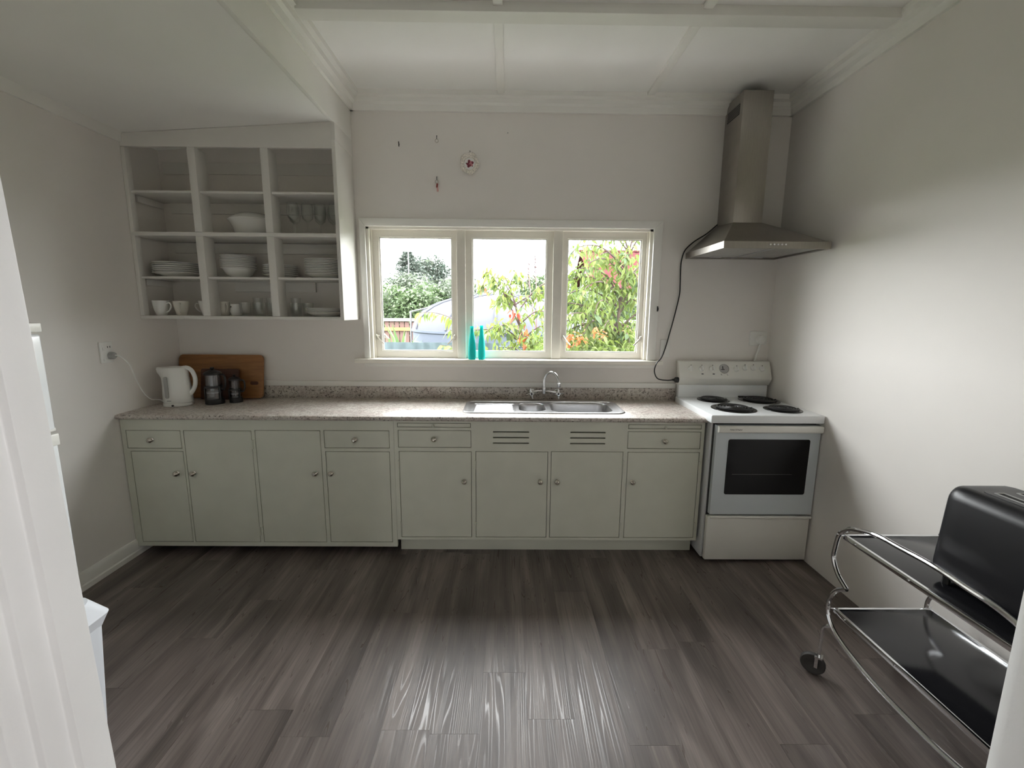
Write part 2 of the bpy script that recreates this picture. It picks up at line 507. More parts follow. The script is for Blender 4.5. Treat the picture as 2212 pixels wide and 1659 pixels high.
# door lining the camera looks past: rebated jambs
jl = [(1.800, -2.650), (1.799, -2.686), (1.790, -2.688), (1.788, -2.714), (1.780, -2.716),
      (1.778, -2.737), (1.768, -2.740), (1.766, -2.775), (1.70, -2.775), (1.70, -2.650)]
door = bpy.data.objects.new('door_1', None); col.objects.link(door); door.location = (2.38, -2.7, 0)
tag(door, 'white painted door frame close to the viewer', kind='structure')
m = MB().prism(jl, 0, 2.06)
m.v = [(x - .030 * (z - .923) if x > 1.75 else x, y, z) for x, y, z in m.v]      # the old frame leans a little
m.build('jamb', 'door_frame_white', door, bevel=.0015)
jr = [(2.966, -2.650), (2.957, -2.669), (2.959, -2.775), (3.02, -2.775), (3.02, -2.650)]
MB().prism(jr, 0, 2.06).build('jamb', 'door_frame_white', door, bevel=.0015)
BOX(1.80, 2.96, -2.775, -2.650, 2.03, 2.075).build('head', 'door_frame_white', door)

# hall behind the viewer, with two openings added as daylight fill
struct('wall_hall_left', BOX(.55, .70, -6.2, -2.765, -.1, 2.9), 'wall_paint', 'pale hall wall behind the viewer, left', smooth=False)
m = holed(MB(), -6.2, -2.765, -.1, 2.9, [(-3.48, -3.0, 1.22, 1.85)], 3.95, 4.10)  # opening added and placed to light the door jamb
m.v = [(y, x, z) for x, y, z in m.v]
struct('wall_hall_right', m, 'wall_paint', 'pale hall wall with an added fill light opening, right of the viewer', smooth=False)
struct('wall_hall_back', holed(MB(), .55, 4.10, -.1, 2.9, [(2.10, 2.56, .20, .66)], -6.2, -6.05), 'wall_paint', 'pale hall wall with an added low fill light opening behind the viewer', smooth=False)  # low opening added as fill for the cabinet fronts and floor
struct('ceiling_hall', BOX(.55, 4.10, -6.2, -2.66, 2.62, 2.9), 'ceiling_paint', 'white hall ceiling behind the viewer', smooth=False)

# ------------------------------------------------------------------ window
win = bpy.data.objects.new('window_1', None); col.objects.link(win); win.location = (2.32, 0, 1.18)
tag(win, 'white timber window of three panes above the sink', kind='structure')
# architrave, mitred
AX0, AX1, AZ = 1.306, 3.362, 2.134
for poly in ([(AX0, 1.186), (WX0, 1.186), (WX0, WZ1), (AX0, AZ)], [(WX1, 1.186), (AX1, 1.186), (AX1, AZ), (WX1, WZ1)],
             [(AX0, AZ), (WX0, WZ1), (WX1, WZ1), (AX1, AZ)]):
    MB().prism(poly, -.022, .0, 'y').build('architrave', 'trim_white', win, bevel=.004)
BOX(1.243, 3.408, -.062, .10, 1.156, 1.185).build('sill', 'window_cream', win, bevel=.006)
BOX(1.30, 3.362, -.018, -.001, 1.128, 1.155).build('apron', 'trim_white', win, bevel=.003)
fr = MB()
fr.box(WX0, WX0 + .018, .0, .12, 1.186, WZ1).box(WX1 - .018, WX1, .0, .12, 1.186, WZ1).box(WX0, WX1, .0, .12, WZ1 - .014, WZ1)
fr.box(WX0 + .018, WX0 + .028, .03, .12, 1.186, WZ1 - .014).box(WX1 - .028, WX1 - .018, .03, .12, 1.186, WZ1 - .014)
fr.build('frame', 'window_cream', win, smooth=False)
for x0, x1 in ((1.957, 2.017), (2.626, 2.690)):
    BOX(x0, x1, .018, .12, 1.186, WZ1 - .012).build('mullion', 'window_cream', win, bevel=.003)
for i, (x0, x1, g0, g1) in enumerate(((1.366, 1.957, 1.416, 1.922), (2.017, 2.626, 2.061, 2.583), (2.690, 3.282, 2.727, 3.246))):
    s = MB()
    holed(s, x0, x1, 1.188, 2.07, [(g0, g1, 1.232, 2.023)], .045, .085)
    so = s.build('sash', 'window_cream', win, smooth=False)
    bead = MB()
    holed(bead, g0 - .002, g1 + .002, 1.230, 2.025, [(g0 + .009, g1 - .009, 1.241, 2.014)], .056, .066)
    bead.build('putty_bead', 'trim_white', so, smooth=False)
    BOX(g0 - .004, g1 + .004, .063, .067, 1.228, 2.027).build('pane', 'pane_glass', so, smooth=False)
    if i != 1:
        for xs, d in ((x0 + .024, 1), (x1 - .024, -1)):
            f = MB()
            f.lathe([(0, -.004), (.011, -.004), (.011, .003), (0, .004)], (xs, .041, 1.335), 12, 'y', 1, 1.7)
            f.tube(crom([(xs, .038, 1.345), (xs - d * .006, .018, 1.352), (xs + d * .004, .012, 1.335), (xs + d * .022, .014, 1.312), (xs + d * .045, .016, 1.288)], 5),
                   .0048, 8)
            f.build('window_fastener', 'nickel', so)

# ------------------------------------------------------------------ open shelf unit
shelf = thing('wall_shelf_unit', (0.64, 0, 1.457), 'white open shelf unit of twelve pigeonholes full of crockery', 'shelf')
BOX(1.256, 1.279, -.305, -.002, 1.457, 2.619).build('side_panel', 'shelf_white', shelf, bevel=.0015)
BOX(.002, .026, -.302, -.262, 1.478, 2.47).build('side_stile', 'shelf_white', shelf, bevel=.0015)
fas = MB().prism([(.002, 2.472), (1.256, 2.472), (1.256, 2.62), (.002, 2.543)], -.303, -.28, 'y')
fas.build('fascia', 'shelf_white', shelf, bevel=.001)
BOX(1.257, 1.2815, -.306, -.004, 2.520, 2.612).build('side_rail', 'shelf_white', shelf, bevel=.001)
BOX(.002, 1.256, -.303, -.002, 1.457, 1.477).build('shelf_board', 'shelf_white', shelf, bevel=.0015)
BOX(.002, 1.256, -.303, -.002, 1.962, 1.985).build('shelf_board', 'shelf_white', shelf, bevel=.0015)
for z in (1.706, 2.214):
    BOX(.002, 1.256, -.288, -.002, z, z + .014).build('shelf_board', 'shelf_white', shelf, bevel=.0015)
for x in (.395, .828):
    for z0, z1 in ((1.478, 1.961), (1.986, 2.471)):
        BOX(x, x + .046, -.3025, -.20, z0, z1).build('divider', 'shelf_white', shelf, bevel=.0015)
for z in (1.925, 2.18, 1.672):
    BOX(.06 if z != 1.672 else .44, 1.25 if z != 1.672 else .99, -.022, -.002, z - .032, z + .034).build('cleat', 'shelf_white', shelf, bevel=.001)
for z in (2.213, 1.705):
    BOX(.002, .022, -.24, -.03, z - .04, z - .001).build('cleat', 'shelf_white', shelf, bevel=.001)
BOX(.03, 1.25, -.012, -.002, 2.40, 2.47).build('back_rail', 'shelf_white', shelf, bevel=.001)

# ------------------------------------------------------------------ base cabinets
FY = -.555
def knob(x, z, parent, mat='nickel', r=.0165, L=.030):
    m = MB().lathe([(0, FY - L), (r * .35, FY - L), (r * .8, FY - L * .82), (r, FY - L * .62), (r * .75, FY - L * .45), (r * .42, FY - L * .3), (r * .5, FY - .003), (r * .8, FY + .0005), (0, FY + .0005)],
                   (x, 0, z), 20, 'y')
    return m.build('knob', mat, parent)

def front_panel(name, x0, x1, z0, z1, parent, knobs, hinge=None, gap=.003):
    p = BOX(x0 + gap, x1 - gap, FY, FY + .019, z0 + gap, z1 - gap).build(name, 'sage', parent, bevel=.0012, bseg=1)
    for kx, kz in knobs:
        knob(kx, kz, p)
    if hinge is not None:
        for hz in (z0 + .075, z1 - .085):
            MB().lathe([(0, hz - .028), (.0048, hz - .028), (.0048, hz + .028), (0, hz + .028)], (hinge, FY - .001, 0), 10).build('hinge', 'sage', p)
    return p

def cabinet(name, label, x0, x1, z0, z1, openings, slots=()):
    c = thing(name, ((x0 + x1) / 2, FY, 0), label, 'cabinet')
    f = holed(MB(), x0, x1, z0, z1, openings + list(slots), FY, FY + .02)
    f.build('face_frame', 'sage', c, smooth=False)
    b = MB().box(x0 + .001, x0 + .018, FY + .02, -.03, z0, z1).box(x1 - .018, x1 - .001, FY + .02, -.03, z0, z1).box(x0 + .018, x1 - .018, FY + .02, -.03, z0, z0 + .016)
    b.box(x0 + .018, x1 - .018, -.05, -.03, z0, z1).box(x0 + .018, x1 - .018, FY + .021, FY + .03, z0 + .02, z1 - .01)
    b.build('carcass', 'dark_gap', c, smooth=False)
    return c

d1 = (.030, .356, .688, .802); o1 = (.045, .360, .083, .672); o2 = (.372, .779, .083, .802); o3 = (.798, 1.191, .083, .806)
d2 = (1.211, 1.605, .697, .808); o4 = (1.214, 1.603, .085, .677)
cl = cabinet('base_cabinet', 'sage green base cabinet at the left, raised off the floor, with two drawers', .004, 1.631, .056, .871, [d1, o1, o2, o3, d2, o4])
for r, k in ((d1, (.178, .742)), (d2, (1.397, .751))):
    front_panel('drawer', *r, cl, [k])
front_panel('door', *o1, cl, [(.309, .533)])
front_panel('door', *o2, cl, [(.409, .534)], .781)
front_panel('door', *o3, cl, [(1.148, .538)], .796)
front_panel('door', *o4, cl, [(1.244, .538)])
BOX(.004, 1.60, -.40, -.38, .0, .0555).build('plinth', 'dark_gap', cl)

e1 = (1.656, 2.097, .703, .812); e2 = (3.046, 3.491, .703, .812)
b1 = (1.654, 2.095, .829, .857); b2 = (3.046, 3.491, .827, .855)
q = [(1.658, 2.099, .121, .680), (2.123, 2.565, .121, .682), (2.583, 3.024, .121, .684), (3.050, 3.491, .121, .683)]
slots = []
for sx0, sx1 in ((2.229, 2.447), (2.697, 2.910)):
    for sz in (.7995, .7645, .7295):
        slots.append((sx0, sx1, sz, sz + .008))
cr = cabinet('base_cabinet', 'sage green sink cabinet with six vent slots, two drawers and pull-out boards', 1.632, 3.511, .104, .871, [e1, e2, b1, b2] + q, slots)
for r, k in ((e1, (1.874, .758)), (e2, (3.272, .752))):
    front_panel('drawer', *r, cr, [k])
for r, k in ((b1, (1.871, .842)), (b2, (3.272, .838))):
    p = front_panel('pullout_board', *r, cr, [])
    knob(k[0], k[1], p, 'sage', .0085, .018)
for r, k, h in ((q[0], 2.054, 1.656), (q[1], 2.520, 2.121), (q[2], 2.623, 3.026), (q[3], 3.088, 3.493)):
    front_panel('door', *r, cr, [(k, .491)], h)
BOX(1.636, 3.506, -.488, -.47, .0, .1045).build('toe_kick', 'sage', cr, bevel=.001)

# ------------------------------------------------------------------ worktop
wt = thing('worktop', (1.76, -.3, .871), 'speckled beige granite look laminate worktop with upstand', 'worktop')
SX0, SX1, SY0, SY1 = 2.060, 3.030, -.452, -.128
t = MB()
xs = [.001, SX0, SX1, 3.514]
NOSE = [(-.570, .8715), (-.580, .876), (-.584, .886), (-.580, .896), (-.570, .9)]
def slab(x0, x1, y0, y1, nose):
    if nose: t.prism([(y1, .8715)] + [(y1, .9)] + NOSE[::-1], x0, x1, 'x')
    else: t.box(x0, x1, y0, y1, .8715, .9)
slab(.001, SX0, 0, -.002, True); slab(SX1, 3.514, 0, -.002, True); slab(SX0, SX1, 0, SY0, True); slab(SX0, SX1, SY1, -.002, False)
t.build('top', 'granite_laminate', wt, angle=50)
BOX(.001, 3.520, -.022, -.002, .9, .985).build('upstand', 'granite_laminate', wt, bevel=.002)
struct('trim_6', BOX(.001, 3.520, -.020, -.001, .9855, 1.022), 'trim_white', 'white batten along the wall above the worktop upstand', bevel=.002)

# ------------------------------------------------------------------ sink
def sd(x, y, x0, x1, y0, y1, r):
    cx, cy = (x0 + x1) / 2, (y0 + y1) / 2
    qx, qy = abs(x - cx) - (x1 - x0) / 2 + r, abs(y - cy) - (y1 - y0) / 2 + r
    return math.hypot(max(qx, 0), max(qy, 0)) + min(max(qx, qy), 0) - r
def sst(a, b, v):
    v = min(1, max(0, (v - a) / (b - a))); return v * v * (3 - 2 * v)
def sink_z(x, y):
    d = sd(x, y, 2.032, 3.060, -.482, -.100, .065)
    z = .9035 + .0035 * sst(-.032, -.022, d) * (1 - sst(-.010, .0, d)) - .0045 * sst(-.034, -.05, d) * 0
    z -= .0025 * sst(-.024, -.036, d)
    if d > -.004: z -= (d + .004) * 1.4
    bd = sd(x, y, 2.600, 2.985, -.432, -.138, .07)
    z -= .165 * sst(.004, -.020, bd) + max(0, -bd) * .03
    bd = sd(x, y, 2.392, 2.560, -.408, -.165, .06)
    z -= .120 * sst(.004, -.020, bd)
    dd = sd(x, y, 2.085, 2.368, -.428, -.185, .02)
    z -= .004 * sst(0, -.008, dd)
    if dd < -.012:
        z += .0045 * max(0, math.sin((y + .41) / .0225 * 2 * math.pi / 1.0) ** 1) * sst(-.012, -.03, dd)
    return z
s = MB(); nx, ny = 260, 150
gx = [2.022 + (3.070 - 2.022) * i / nx for i in range(nx + 1)]; gy = [-.492 + .402 * j / ny for j in range(ny + 1)]
vs = [(x, y, sink_z(x, y)) for y in gy for x in gx]
s.add(vs, [(j * (nx + 1) + i, j * (nx + 1) + i + 1, (j + 1) * (nx + 1) + i + 1, (j + 1) * (nx + 1) + i) for j in range(ny) for i in range(nx)])
sink = thing('kitchen_sink', (2.55, -.29, .9), 'stainless steel sink with ribbed drainer and two bowls', 'sink')
s.build('basin', 'steel', sink, angle=60)
for cx, cy, z in ((2.79, -.285, .738), (2.476, -.286, .784)):
    MB().lathe([(0, z + .001), (.012, z + .001), (.02, z - .004), (.034, z + .003), (.040, z + .001), (.04, z - .004)], (cx, cy, 0), 20).build('waste', 'chrome', sink)

# tap on the upstand
tap = thing('bridge_tap', (2.58, -.022, .95), 'chrome bridge tap with two star handles and gooseneck spout', 'tap')
m = MB()
for x in (2.492, 2.668):
    m.lathe([(0, -.022), (.022, -.022), (.022, -.030), (.014, -.036), (.012, -.075), (0, -.075)], (x, 0, .956), 16, 'y')
m.tube(crom([(2.492, -.055, .960), (2.535, -.055, .966), (2.573, -.055, .965), (2.62, -.055, .962), (2.668, -.055, .956)], 5), [.0085] * 21, 10)
m.lathe([(0, .945), (.012, .947), (.014, .96), (.0135, .985), (.015, .987), (.015, .994), (.011, .998), (0, .998)], (2.573, -.055, 0), 16)
m.build('body', 'chrome', tap)
sp = crom([(2.573, -.055, .99), (2.573, -.055, 1.03), (2.577, -.058, 1.062), (2.592, -.072, 1.092), (2.617, -.095, 1.106), (2.645, -.118, 1.095), (2.662, -.134, 1.062), (2.668, -.14, 1.035)], 6)
m = MB().tube(sp, .0095, 14)
m.lathe([(0, 1.008), (.010, 1.008), (.0125, 1.012), (.0125, 1.03), (.0145, 1.032), (.0145, 1.037), (.010, 1.04), (0, 1.04)], (2.668, -.14, 0), 16)
m.build('spout', 'chrome', tap)
for x, a0 in ((2.484, 12), (2.672, 3)):
    m = MB().lathe([(0, -.074), (.016, -.074), (.0175, -.084), (.014, -.096), (.008, -.099), (0, -.099)], (x, 0, .953), 18, 'y')
    for k in range(4):
        a = R(a0 + 90 * k)
        dx, dz = math.cos(a), math.sin(a)
        m.tube([(x + dx * .008, -.088, .953 + dz * .008), (x + dx * .022, -.089, .953 + dz * .022), (x + dx * .038, -.089, .953 + dz * .038)], [.0095, .006, .0035], 8)
    h = m.build('handle', 'chrome', tap)
    MB().lathe([(0, -.1015), (.0072, -.1), (.0072, -.0975), (0, -.0975)], (x, 0, .953), 14, 'y').build('indice', 'black_plastic', h)

# ------------------------------------------------------------------ stove
st = thing('stove', (3.85, -.32, 0), 'white freestanding electric stove with coil hob and glass oven door', 'stove')
SXa, SXb = 3.532, 4.160
BOX(SXa, SXb, -.582, -.035, .012, .89).build('body', 'enamel', st, bevel=.002)
BOX(SXa + .012, SXb - .008, -.600, -.5825, .03, .888).build('front_recess', 'black_plastic', st)
hob = BOX(3.503, 4.168, -.648, -.070, .888, .936).build('hob', 'enamel', st, bevel=.006, bseg=3)
# splashback with angled control panel
pr = [(-.035, .936), (-.078, .936), (-.078, 1.022), (-.084, 1.026), (-.112, 1.070), (-.112, 1.078), (-.066, 1.186), (-.056, 1.190), (-.035, 1.190)]
BOX(3.522, 4.148, -.078, -.035, .93, 1.022).build('splashback', 'enamel', st, bevel=.002)
cpn = MB().prism(pr[3:] + [(-.035, 1.022), (-.078, 1.022)], 3.512, 4.156, 'x')
cpn = cpn.build('control_panel', 'enamel_cream', st, bevel=.004)
nrm = Vector((0, -.108, -.046)).normalized()      # outward normal of the sloping panel face: (y,z)
n_y, n_z = -.9200, .3919
def on_panel(x, z, off=0.):
    t_ = (z - 1.078) / .108
    return Vector((x, -.112 + .046 * t_ + n_y * off, z + n_z * off))
rotp = Vector((0, 0, 1)).rotation_difference(Vector((0, n_y, n_z)))
def panel_part(mb, x, z, name, mat, par):
    M = Matrix.Translation(on_panel(x, z)) @ rotp.to_matrix().to_4x4()
    mb.v = [tuple(M @ Vector(v)) for v in mb.v]
    return mb.build(name, mat, par)
for i, (x, z) in enumerate(((3.592, 1.138), (3.668, 1.138), (3.743, 1.138), (3.912, 1.136), (3.972, 1.143), (4.031, 1.143), (4.092, 1.138))):
    k = panel_part(MB().lathe([(0, .012), (.014, .012), (.0175, .009), (.019, -.001), (0, -.001)], seg=20), x, z, 'control_knob', 'white_plastic', st)
    panel_part(MB().add([(-.005, -.017, .008), (.005, -.017, .008), (.005, .017, .008), (-.005, .017, .008), (-.0035, -.016, .026), (.0035, -.016, .026), (.0035, .016, .026), (-.0035, .016, .026)],
                        [(0, 3, 2, 1), (4, 5, 6, 7), (0, 1, 5, 4), (1, 2, 6, 5), (2, 3, 7, 6), (3, 0, 4, 7)]), x, z, 'grip', 'white_plastic', k)
    panel_part(MB().box(.004, .0085, .021, .028, -.001, .0006), x, z, 'pointer_mark', 'black_plastic', k)
for x in (3.672, 3.750):
    panel_part(MB().box(-.007, .007, -.003, .003, -.001, .0016), x, 1.103, 'indicator_light', 'black_plastic', st)
ck = panel_part(MB().lathe([(0, .003), (.029, .003), (.031, .006), (.033, .006), (.034, -.001), (0, -.001)], seg=32), 3.827, 1.138, 'clock', 'clock_face', st)
panel_part(MB().box(-.024, .002, -.008, -.004, .003, .0048).box(-.012, -.008, -.006, .018, .003, .0048), 3.827, 1.138, 'clock_hand', 'black_plastic', ck)
for dx in (-.021, .021):
    panel_part(MB().lathe([(0, .011), (.006, .011), (.007, -.001), (0, -.001)], seg=14), 3.827 + dx, 1.1005, 'timer_knob', 'white_plastic', st)
# coil elements
for x, y, r in ((3.720, -.188, .098), (4.030, -.196, .122), (3.722, -.462, .124), (4.018, -.482, .102)):
    bn = MB().lathe([(0, .926), (r * .8, .927), (r * .95, .935), (r * 1.0, .9405), (r * 1.05, .9395), (r * 1.06, .9355), (0, .9355)][::1], (x, y, 0), 36)
    bn = MB().lathe([(0, .9365), (r * .86, .9365), (r * .9, .939), (r, .9405), (r * 1.05, .939), (r * 1.06, .9355)], (x, y, 0), 40).build('element_ring', 'coil_pan', st)
    c = MB(); n = int(5 * 36)
    pts = []
    for k in range(n):
        a = k / 36 * 2 * math.pi
        rr = .018 + (r * .84 - .018) * k / n
        pts.append((x + rr * math.cos(a), y + rr * math.sin(a), .946))
    c.tube(pts, .0062, 6)
    c.lathe([(0, .943), (.016, .943), (.016, .949), (0, .949)], (x, y, 0), 14)
    c.build('coil', 'coil', bn)
MB().box(3.945, 4.035, -.092, -.079, .936, .946).build('oven_vent', 'black_plastic', st, bevel=.002)
# oven door
DX0, DX1 = 3.547, 4.166
od = thing_d = holed(MB(), DX0, DX1, .317, .872, [(3.627, 4.103, .450, .783)], -.630, -.601).build('oven_door', 'oven_grey', st, smooth=False)
MB().prism(rrect(3.622, 4.108, .445, .788, .012, 4), -.6315, -.612, 'y').build('door_glass', 'oven_glass', od)
BOX(3.66, 4.02, -.6321, -.6313, .571, .5735).build('rack_line', 'oven_rack', od)
m = MB().prism([(-.630, .830), (-.652, .832), (-.657, .838), (-.657, .868), (-.650, .873), (-.630, .873)], DX0 + .002, DX1 - .002, 'x')
hd = m.build('door_handle', 'enamel_cream', od, bevel=.003)
BOX(SXa + .003, 4.160, -.632, -.601, .020, .304).build('storage_drawer', 'enamel_cream', st, bevel=.004)
lp = MB().tube([(3.548, -.635, .300), (4.163, -.635, .300)], .008, 10)
lp.build('drawer_lip', 'enamel_cream', st)
# maker's lettering on the handle
def text_mesh(body, size, loc, rot, name, mat, parent):
    cu = bpy.data.curves.new(name, 'FONT'); cu.body = body; cu.size = size; cu.extrude = .0002
    o = bpy.data.objects.new(name, cu); col.objects.link(o)
    dg = bpy.context.evaluated_depsgraph_get()
    me = bpy.data.meshes.new_from_object(o.evaluated_get(dg))
    bpy.data.objects.remove(o)
    me.transform(Matrix.Translation(loc) @ Euler(rot).to_matrix().to_4x4())
    me.materials.clear()
    return link(name, me, mat, parent)
text_mesh('Fisher & Paykel', .0115, (3.612, -.6573, .8495), (R(90), 0, 0), 'handle_lettering', 'black_plastic', hd)

# ------------------------------------------------------------------ range hood
hood = thing('range_hood', (3.842, 0, 1.887), 'stainless steel chimney range hood above the stove', 'range hood')
HX0, HX1 = 3.535, 4.150
m = MB()
a = [(HX0, -.55, 1.925), (HX1, -.55, 1.925), (HX1, -.002, 1.925), (HX0, -.002, 1.925)]
b = [(3.735, -.225, 2.090), (3.920, -.225, 2.090), (3.920, -.002, 2.105), (3.735, -.002, 2.105)]
m.add(a + b, [(0, 1, 2, 3), (4, 5, 6, 7), (0, 1, 5, 4), (1, 2, 6, 5), (2, 3, 7, 6), (3, 0, 4, 7)])
m.build('canopy', 'hood_steel', hood, bevel=.003)
m = MB().box(HX0, HX1, -.552, -.535, 1.888, 1.926).box(HX0, HX0 + .016, -.535, -.002, 1.888, 1.926).box(HX1 - .016, HX1, -.535, -.002, 1.888, 1.926).box(HX0 + .016, HX1 - .016, -.02, -.002, 1.888, 1.926)
m.build('lip', 'hood_steel', hood, smooth=False)
for x0, x1 in ((3.570, 3.838), (3.848, 4.116)):
    f = BOX(x0, x1, -.52, -.06, 1.894, 1.906).build('grease_filter', 'hood_filter', hood, bevel=.003)
    BOX((x0 + x1) / 2 - .04, (x0 + x1) / 2 + .04, -.10, -.075, 1.890, 1.8945).build('latch', 'steel', f, bevel=.002)
BOX(3.838, 3.848, -.534, -.02, 1.890, 1.904).build('filter_rail', 'steel', hood)
for k in range(5):
    MB().lathe([(0, -.560), (.0045, -.560), (.006, -.557), (.0075, -.551), (0, -.551)], (3.798 + k * .0218, 0, 1.9085), 14, 'y').build('button', 'chrome', hood)
ch = BOX(3.735, 3.920, -.225, -.002, 2.088, 2.858).build('chimney', 'hood_steel', hood, bevel=.002)
BOX(3.7335, 3.736, -.19, -.035, 2.735, 2.800).build('vent_grille', 'black_plastic', ch)
for k in range(6):
    BOX(3.7325, 3.734, -.19, -.035, 2.742 + k * .0105, 2.745 + k * .0105).build('slat', 'hood_steel', ch)

cb = thing('power_cord', (3.50, -.02, 1.06), 'black power cord hanging from the range hood to the stove side', 'cord')
pth = crom([(3.733, -.012, 2.115), (3.66, -.012, 2.052), (3.582, -.012, 2.002), (3.525, -.012, 1.945), (3.506, -.012, 1.88), (3.503, -.012, 1.823), (3.507, -.012, 1.72), (3.506, -.012, 1.635), (3.476, -.014, 1.476), (3.452, -.017, 1.37), (3.434, -.025, 1.30),
            (3.392, -.066, 1.215), (3.356, -.075, 1.172), (3.342, -.08, 1.117), (3.366, -.085, 1.066), (3.43, -.085, 1.054), (3.475, -.085, 1.058)], 6)
MB().tube(pth, .0042, 8).build('cable', 'black_plastic', cb)
MB().lathe([(0, 3.468), (.006, 3.468), (.009, 3.482), (.019, 3.490), (.020, 3.511), (0, 3.511)], (0, -.085, 1.058), 14, 'x').build('plug', 'black_plastic', cb)

# ------------------------------------------------------------------ sockets and switches
sw = thing('light_switch', (3.432, 0, 1.27), 'white switch plate behind the black cord beside the window', 'switch')
BOX(3.398, 3.466, -.009, -.0005, 1.210, 1.334).build('plate', 'white_plastic', sw, bevel=.003)
BOX(3.424, 3.444, -.014, -.0085, 1.262, 1.284).build('rocker', 'white_plastic', sw, bevel=.002)

so = thing('stove_socket', (4.095, 0, 1.345), 'white wall socket with round plug above the stove', 'socket')
BOX(4.036, 4.152, -.010, -.0005, 1.300, 1.394).build('plate', 'white_plastic', so, bevel=.003)
BOX(4.030, 4.100, -.006, -.0003, 1.296, 1.398).build('back_plate', 'white_plastic', so, bevel=.002)
MB().lathe([(0, -.042), (.022, -.042), (.030, -.036), (.032, -.009), (0, -.009)], (4.104, 0, 1.338), 24, 'y').build('plug', 'white_plastic', so)
MB().tube(crom([(4.100, -.03, 1.312), (4.090, -.028, 1.27), (4.078, -.022, 1.22), (4.074, -.018, 1.16), (4.074, -.018, 1.05)], 6), .0075, 8).build('cable', 'white_plastic', so)

ks = thing('wall_socket', (0, -.582, 1.27), 'white double wall socket with grey plug above the kettle', 'socket')
BOX(.0005, .010, -.623, -.542, 1.210, 1.330).build('plate', 'white_plastic', ks, bevel=.003)
for z in (1.300,):
    for y in (-.575, -.560):
        BOX(.0095, .0108, y - .002, y + .002, z - .005, z + .005).build('pin_slot', 'black_plastic', ks)
for z in (1.291, 1.228):
    BOX(.0095, .013, -.610, -.592, z - .008, z + .008).build('rocker', 'white_plastic', ks, bevel=.002)
MB().lathe([(0, .036), (.016, .036), (.020, .03), (.021, .0095), (0, .0095)], (0, -.563, 1.250), 20, 'x').build('plug', 'grey_plastic', ks)

# ------------------------------------------------------------------ wall decorations
pl = thing('decorative_plate', (2.053, -.01, 2.485), 'small scalloped wall plate with dark roses above the window', 'plate')
m = MB(); seg = 64
def scall(a, r): return r * (1 + .05 * math.cos(5 * a + .6) + .02 * math.cos(15 * a))
rings = [(0, -.006), (.034, -.006), (.038, -.010), (.042, -.009), (.060, -.016), (.062, -.013), (.040, -.002), (0, -.002)]
vs = []; fs = []
for r, y in rings[1:-1]:
    for k in range(seg):
        a = 2 * math.pi * k / seg
        rr = scall(a, r) if r > .05 else r
        vs.append((2.053 + rr * math.cos(a), y, 2.486 + 1.12 * rr * math.sin(a)))
nR = len(rings) - 2
for i in range(nR - 1):
    for k in range(seg):
        fs.append((i * seg + k, i * seg + (k + 1) % seg, (i + 1) * seg + (k + 1) % seg, (i + 1) * seg + k))
fs.append(tuple(range(seg))); fs.append(tuple((nR - 1) * seg + k for k in range(seg)))
m.add(vs, fs); m.build('dish', 'gilt_china', pl)
MB().lathe([(0, -.0072), (.034, -.0072), (.034, -.0055), (0, -.0055)], (2.053, 0, 2.486), 30, 'y', 1, 1.1).build('centre', 'china', pl)
rnd = random.Random(3)
for k in range(9):
    a = k * 2.4; r = .0045 * math.sqrt(k)
    MB().lathe([(0, -.0095), (.006, -.009), (.0088, -.0075), (.0088, -.0068), (0, -.0068)], (2.054 + r * 1.5 * math.cos(a), 0, 2.486 + r * 1.5 * math.sin(a)), 9, 'y').build('rose', 'rose_pink' if k in (0, 3, 5) else 'rose', pl)
for k in range(5):
    a = k * 1.3 + .4
    MB().lathe([(0, -.008), (.004, -.0075), (.004, -.0068), (0, -.0068)], (2.054 + .023 * math.cos(a), 0, 2.485 + .022 * math.sin(a)), 8, 'y').build('painted_leaf', 'leaf_dark', pl)
MB().tube([(2.056, .0, 2.562), (2.056, -.012, 2.564)], .0025, 8).build('nail', 'black_plastic', pl)

tag(MB().tube([(1.589, .0, 2.602), (1.589, -.010, 2.604), (1.5885, -.014, 2.616)], .003, 8).tube([(1.589, -.010, 2.604), (1.590, -.012, 2.586)], .003, 8).build('wall_nail', 'black_plastic'),
    'bare dark nail sticking out of the wall, left of the hooks', 'nail')
def hook(name, x, z, label, cat):
    t_ = thing(name, (x, 0, z), label, cat)
    MB().tube(crom([(x, .001, z + .004), (x, -.012, z + .003), (x, -.014, z - .006), (x, -.013, z - .018)], 4), .0022, 7).build('nail', 'black_plastic', t_)
    MB().tube([(x + .0105 * math.cos(a), -.013, z - .029 + .0105 * math.sin(a)) for a in [2 * math.pi * k / 24 for k in range(24)]], .0016, 6, True).build('ring', 'nickel', t_)
    return t_
hook('ring_hook', 1.839, 2.652, 'small metal ring hanging on a nail, nothing attached', 'hook')
kh = hook('key_ring', 1.835, 2.398, 'ring on a nail with a red and pink hanging tag', 'key ring')
o = BOX(-.0055, .0055, -.015, -.011, -.026, 0).build('tag_top', 'red_tag', kh, bevel=.001)
o.location = (.003, 0, -.040); o.rotation_euler = (0, R(8), 0)
o = BOX(-.006, .006, -.0152, -.0108, -.026, 0).build('tag_end', 'pink_tag', kh, bevel=.001)
o.location = (.0035, 0, -.065); o.rotation_euler = (0, R(-4), 0)
tag(MB().lathe([(0, -.004), (.003, -.003), (.004, 0), (0, 0)], (2.305, 0, 2.681), 10, 'y').build('wall_screw', 'grey_plastic'), 'tiny grey screw head alone high on the wall right of the plate', 'screw')
wl_ = thing('window_hook', (3.356, -.025, 1.545), 'small dark hook screwed to the right window architrave', 'hook')
MB().box(3.352, 3.360, -.0255, -.022, 1.53, 1.565).build('hook_plate', 'black_plastic', wl_)
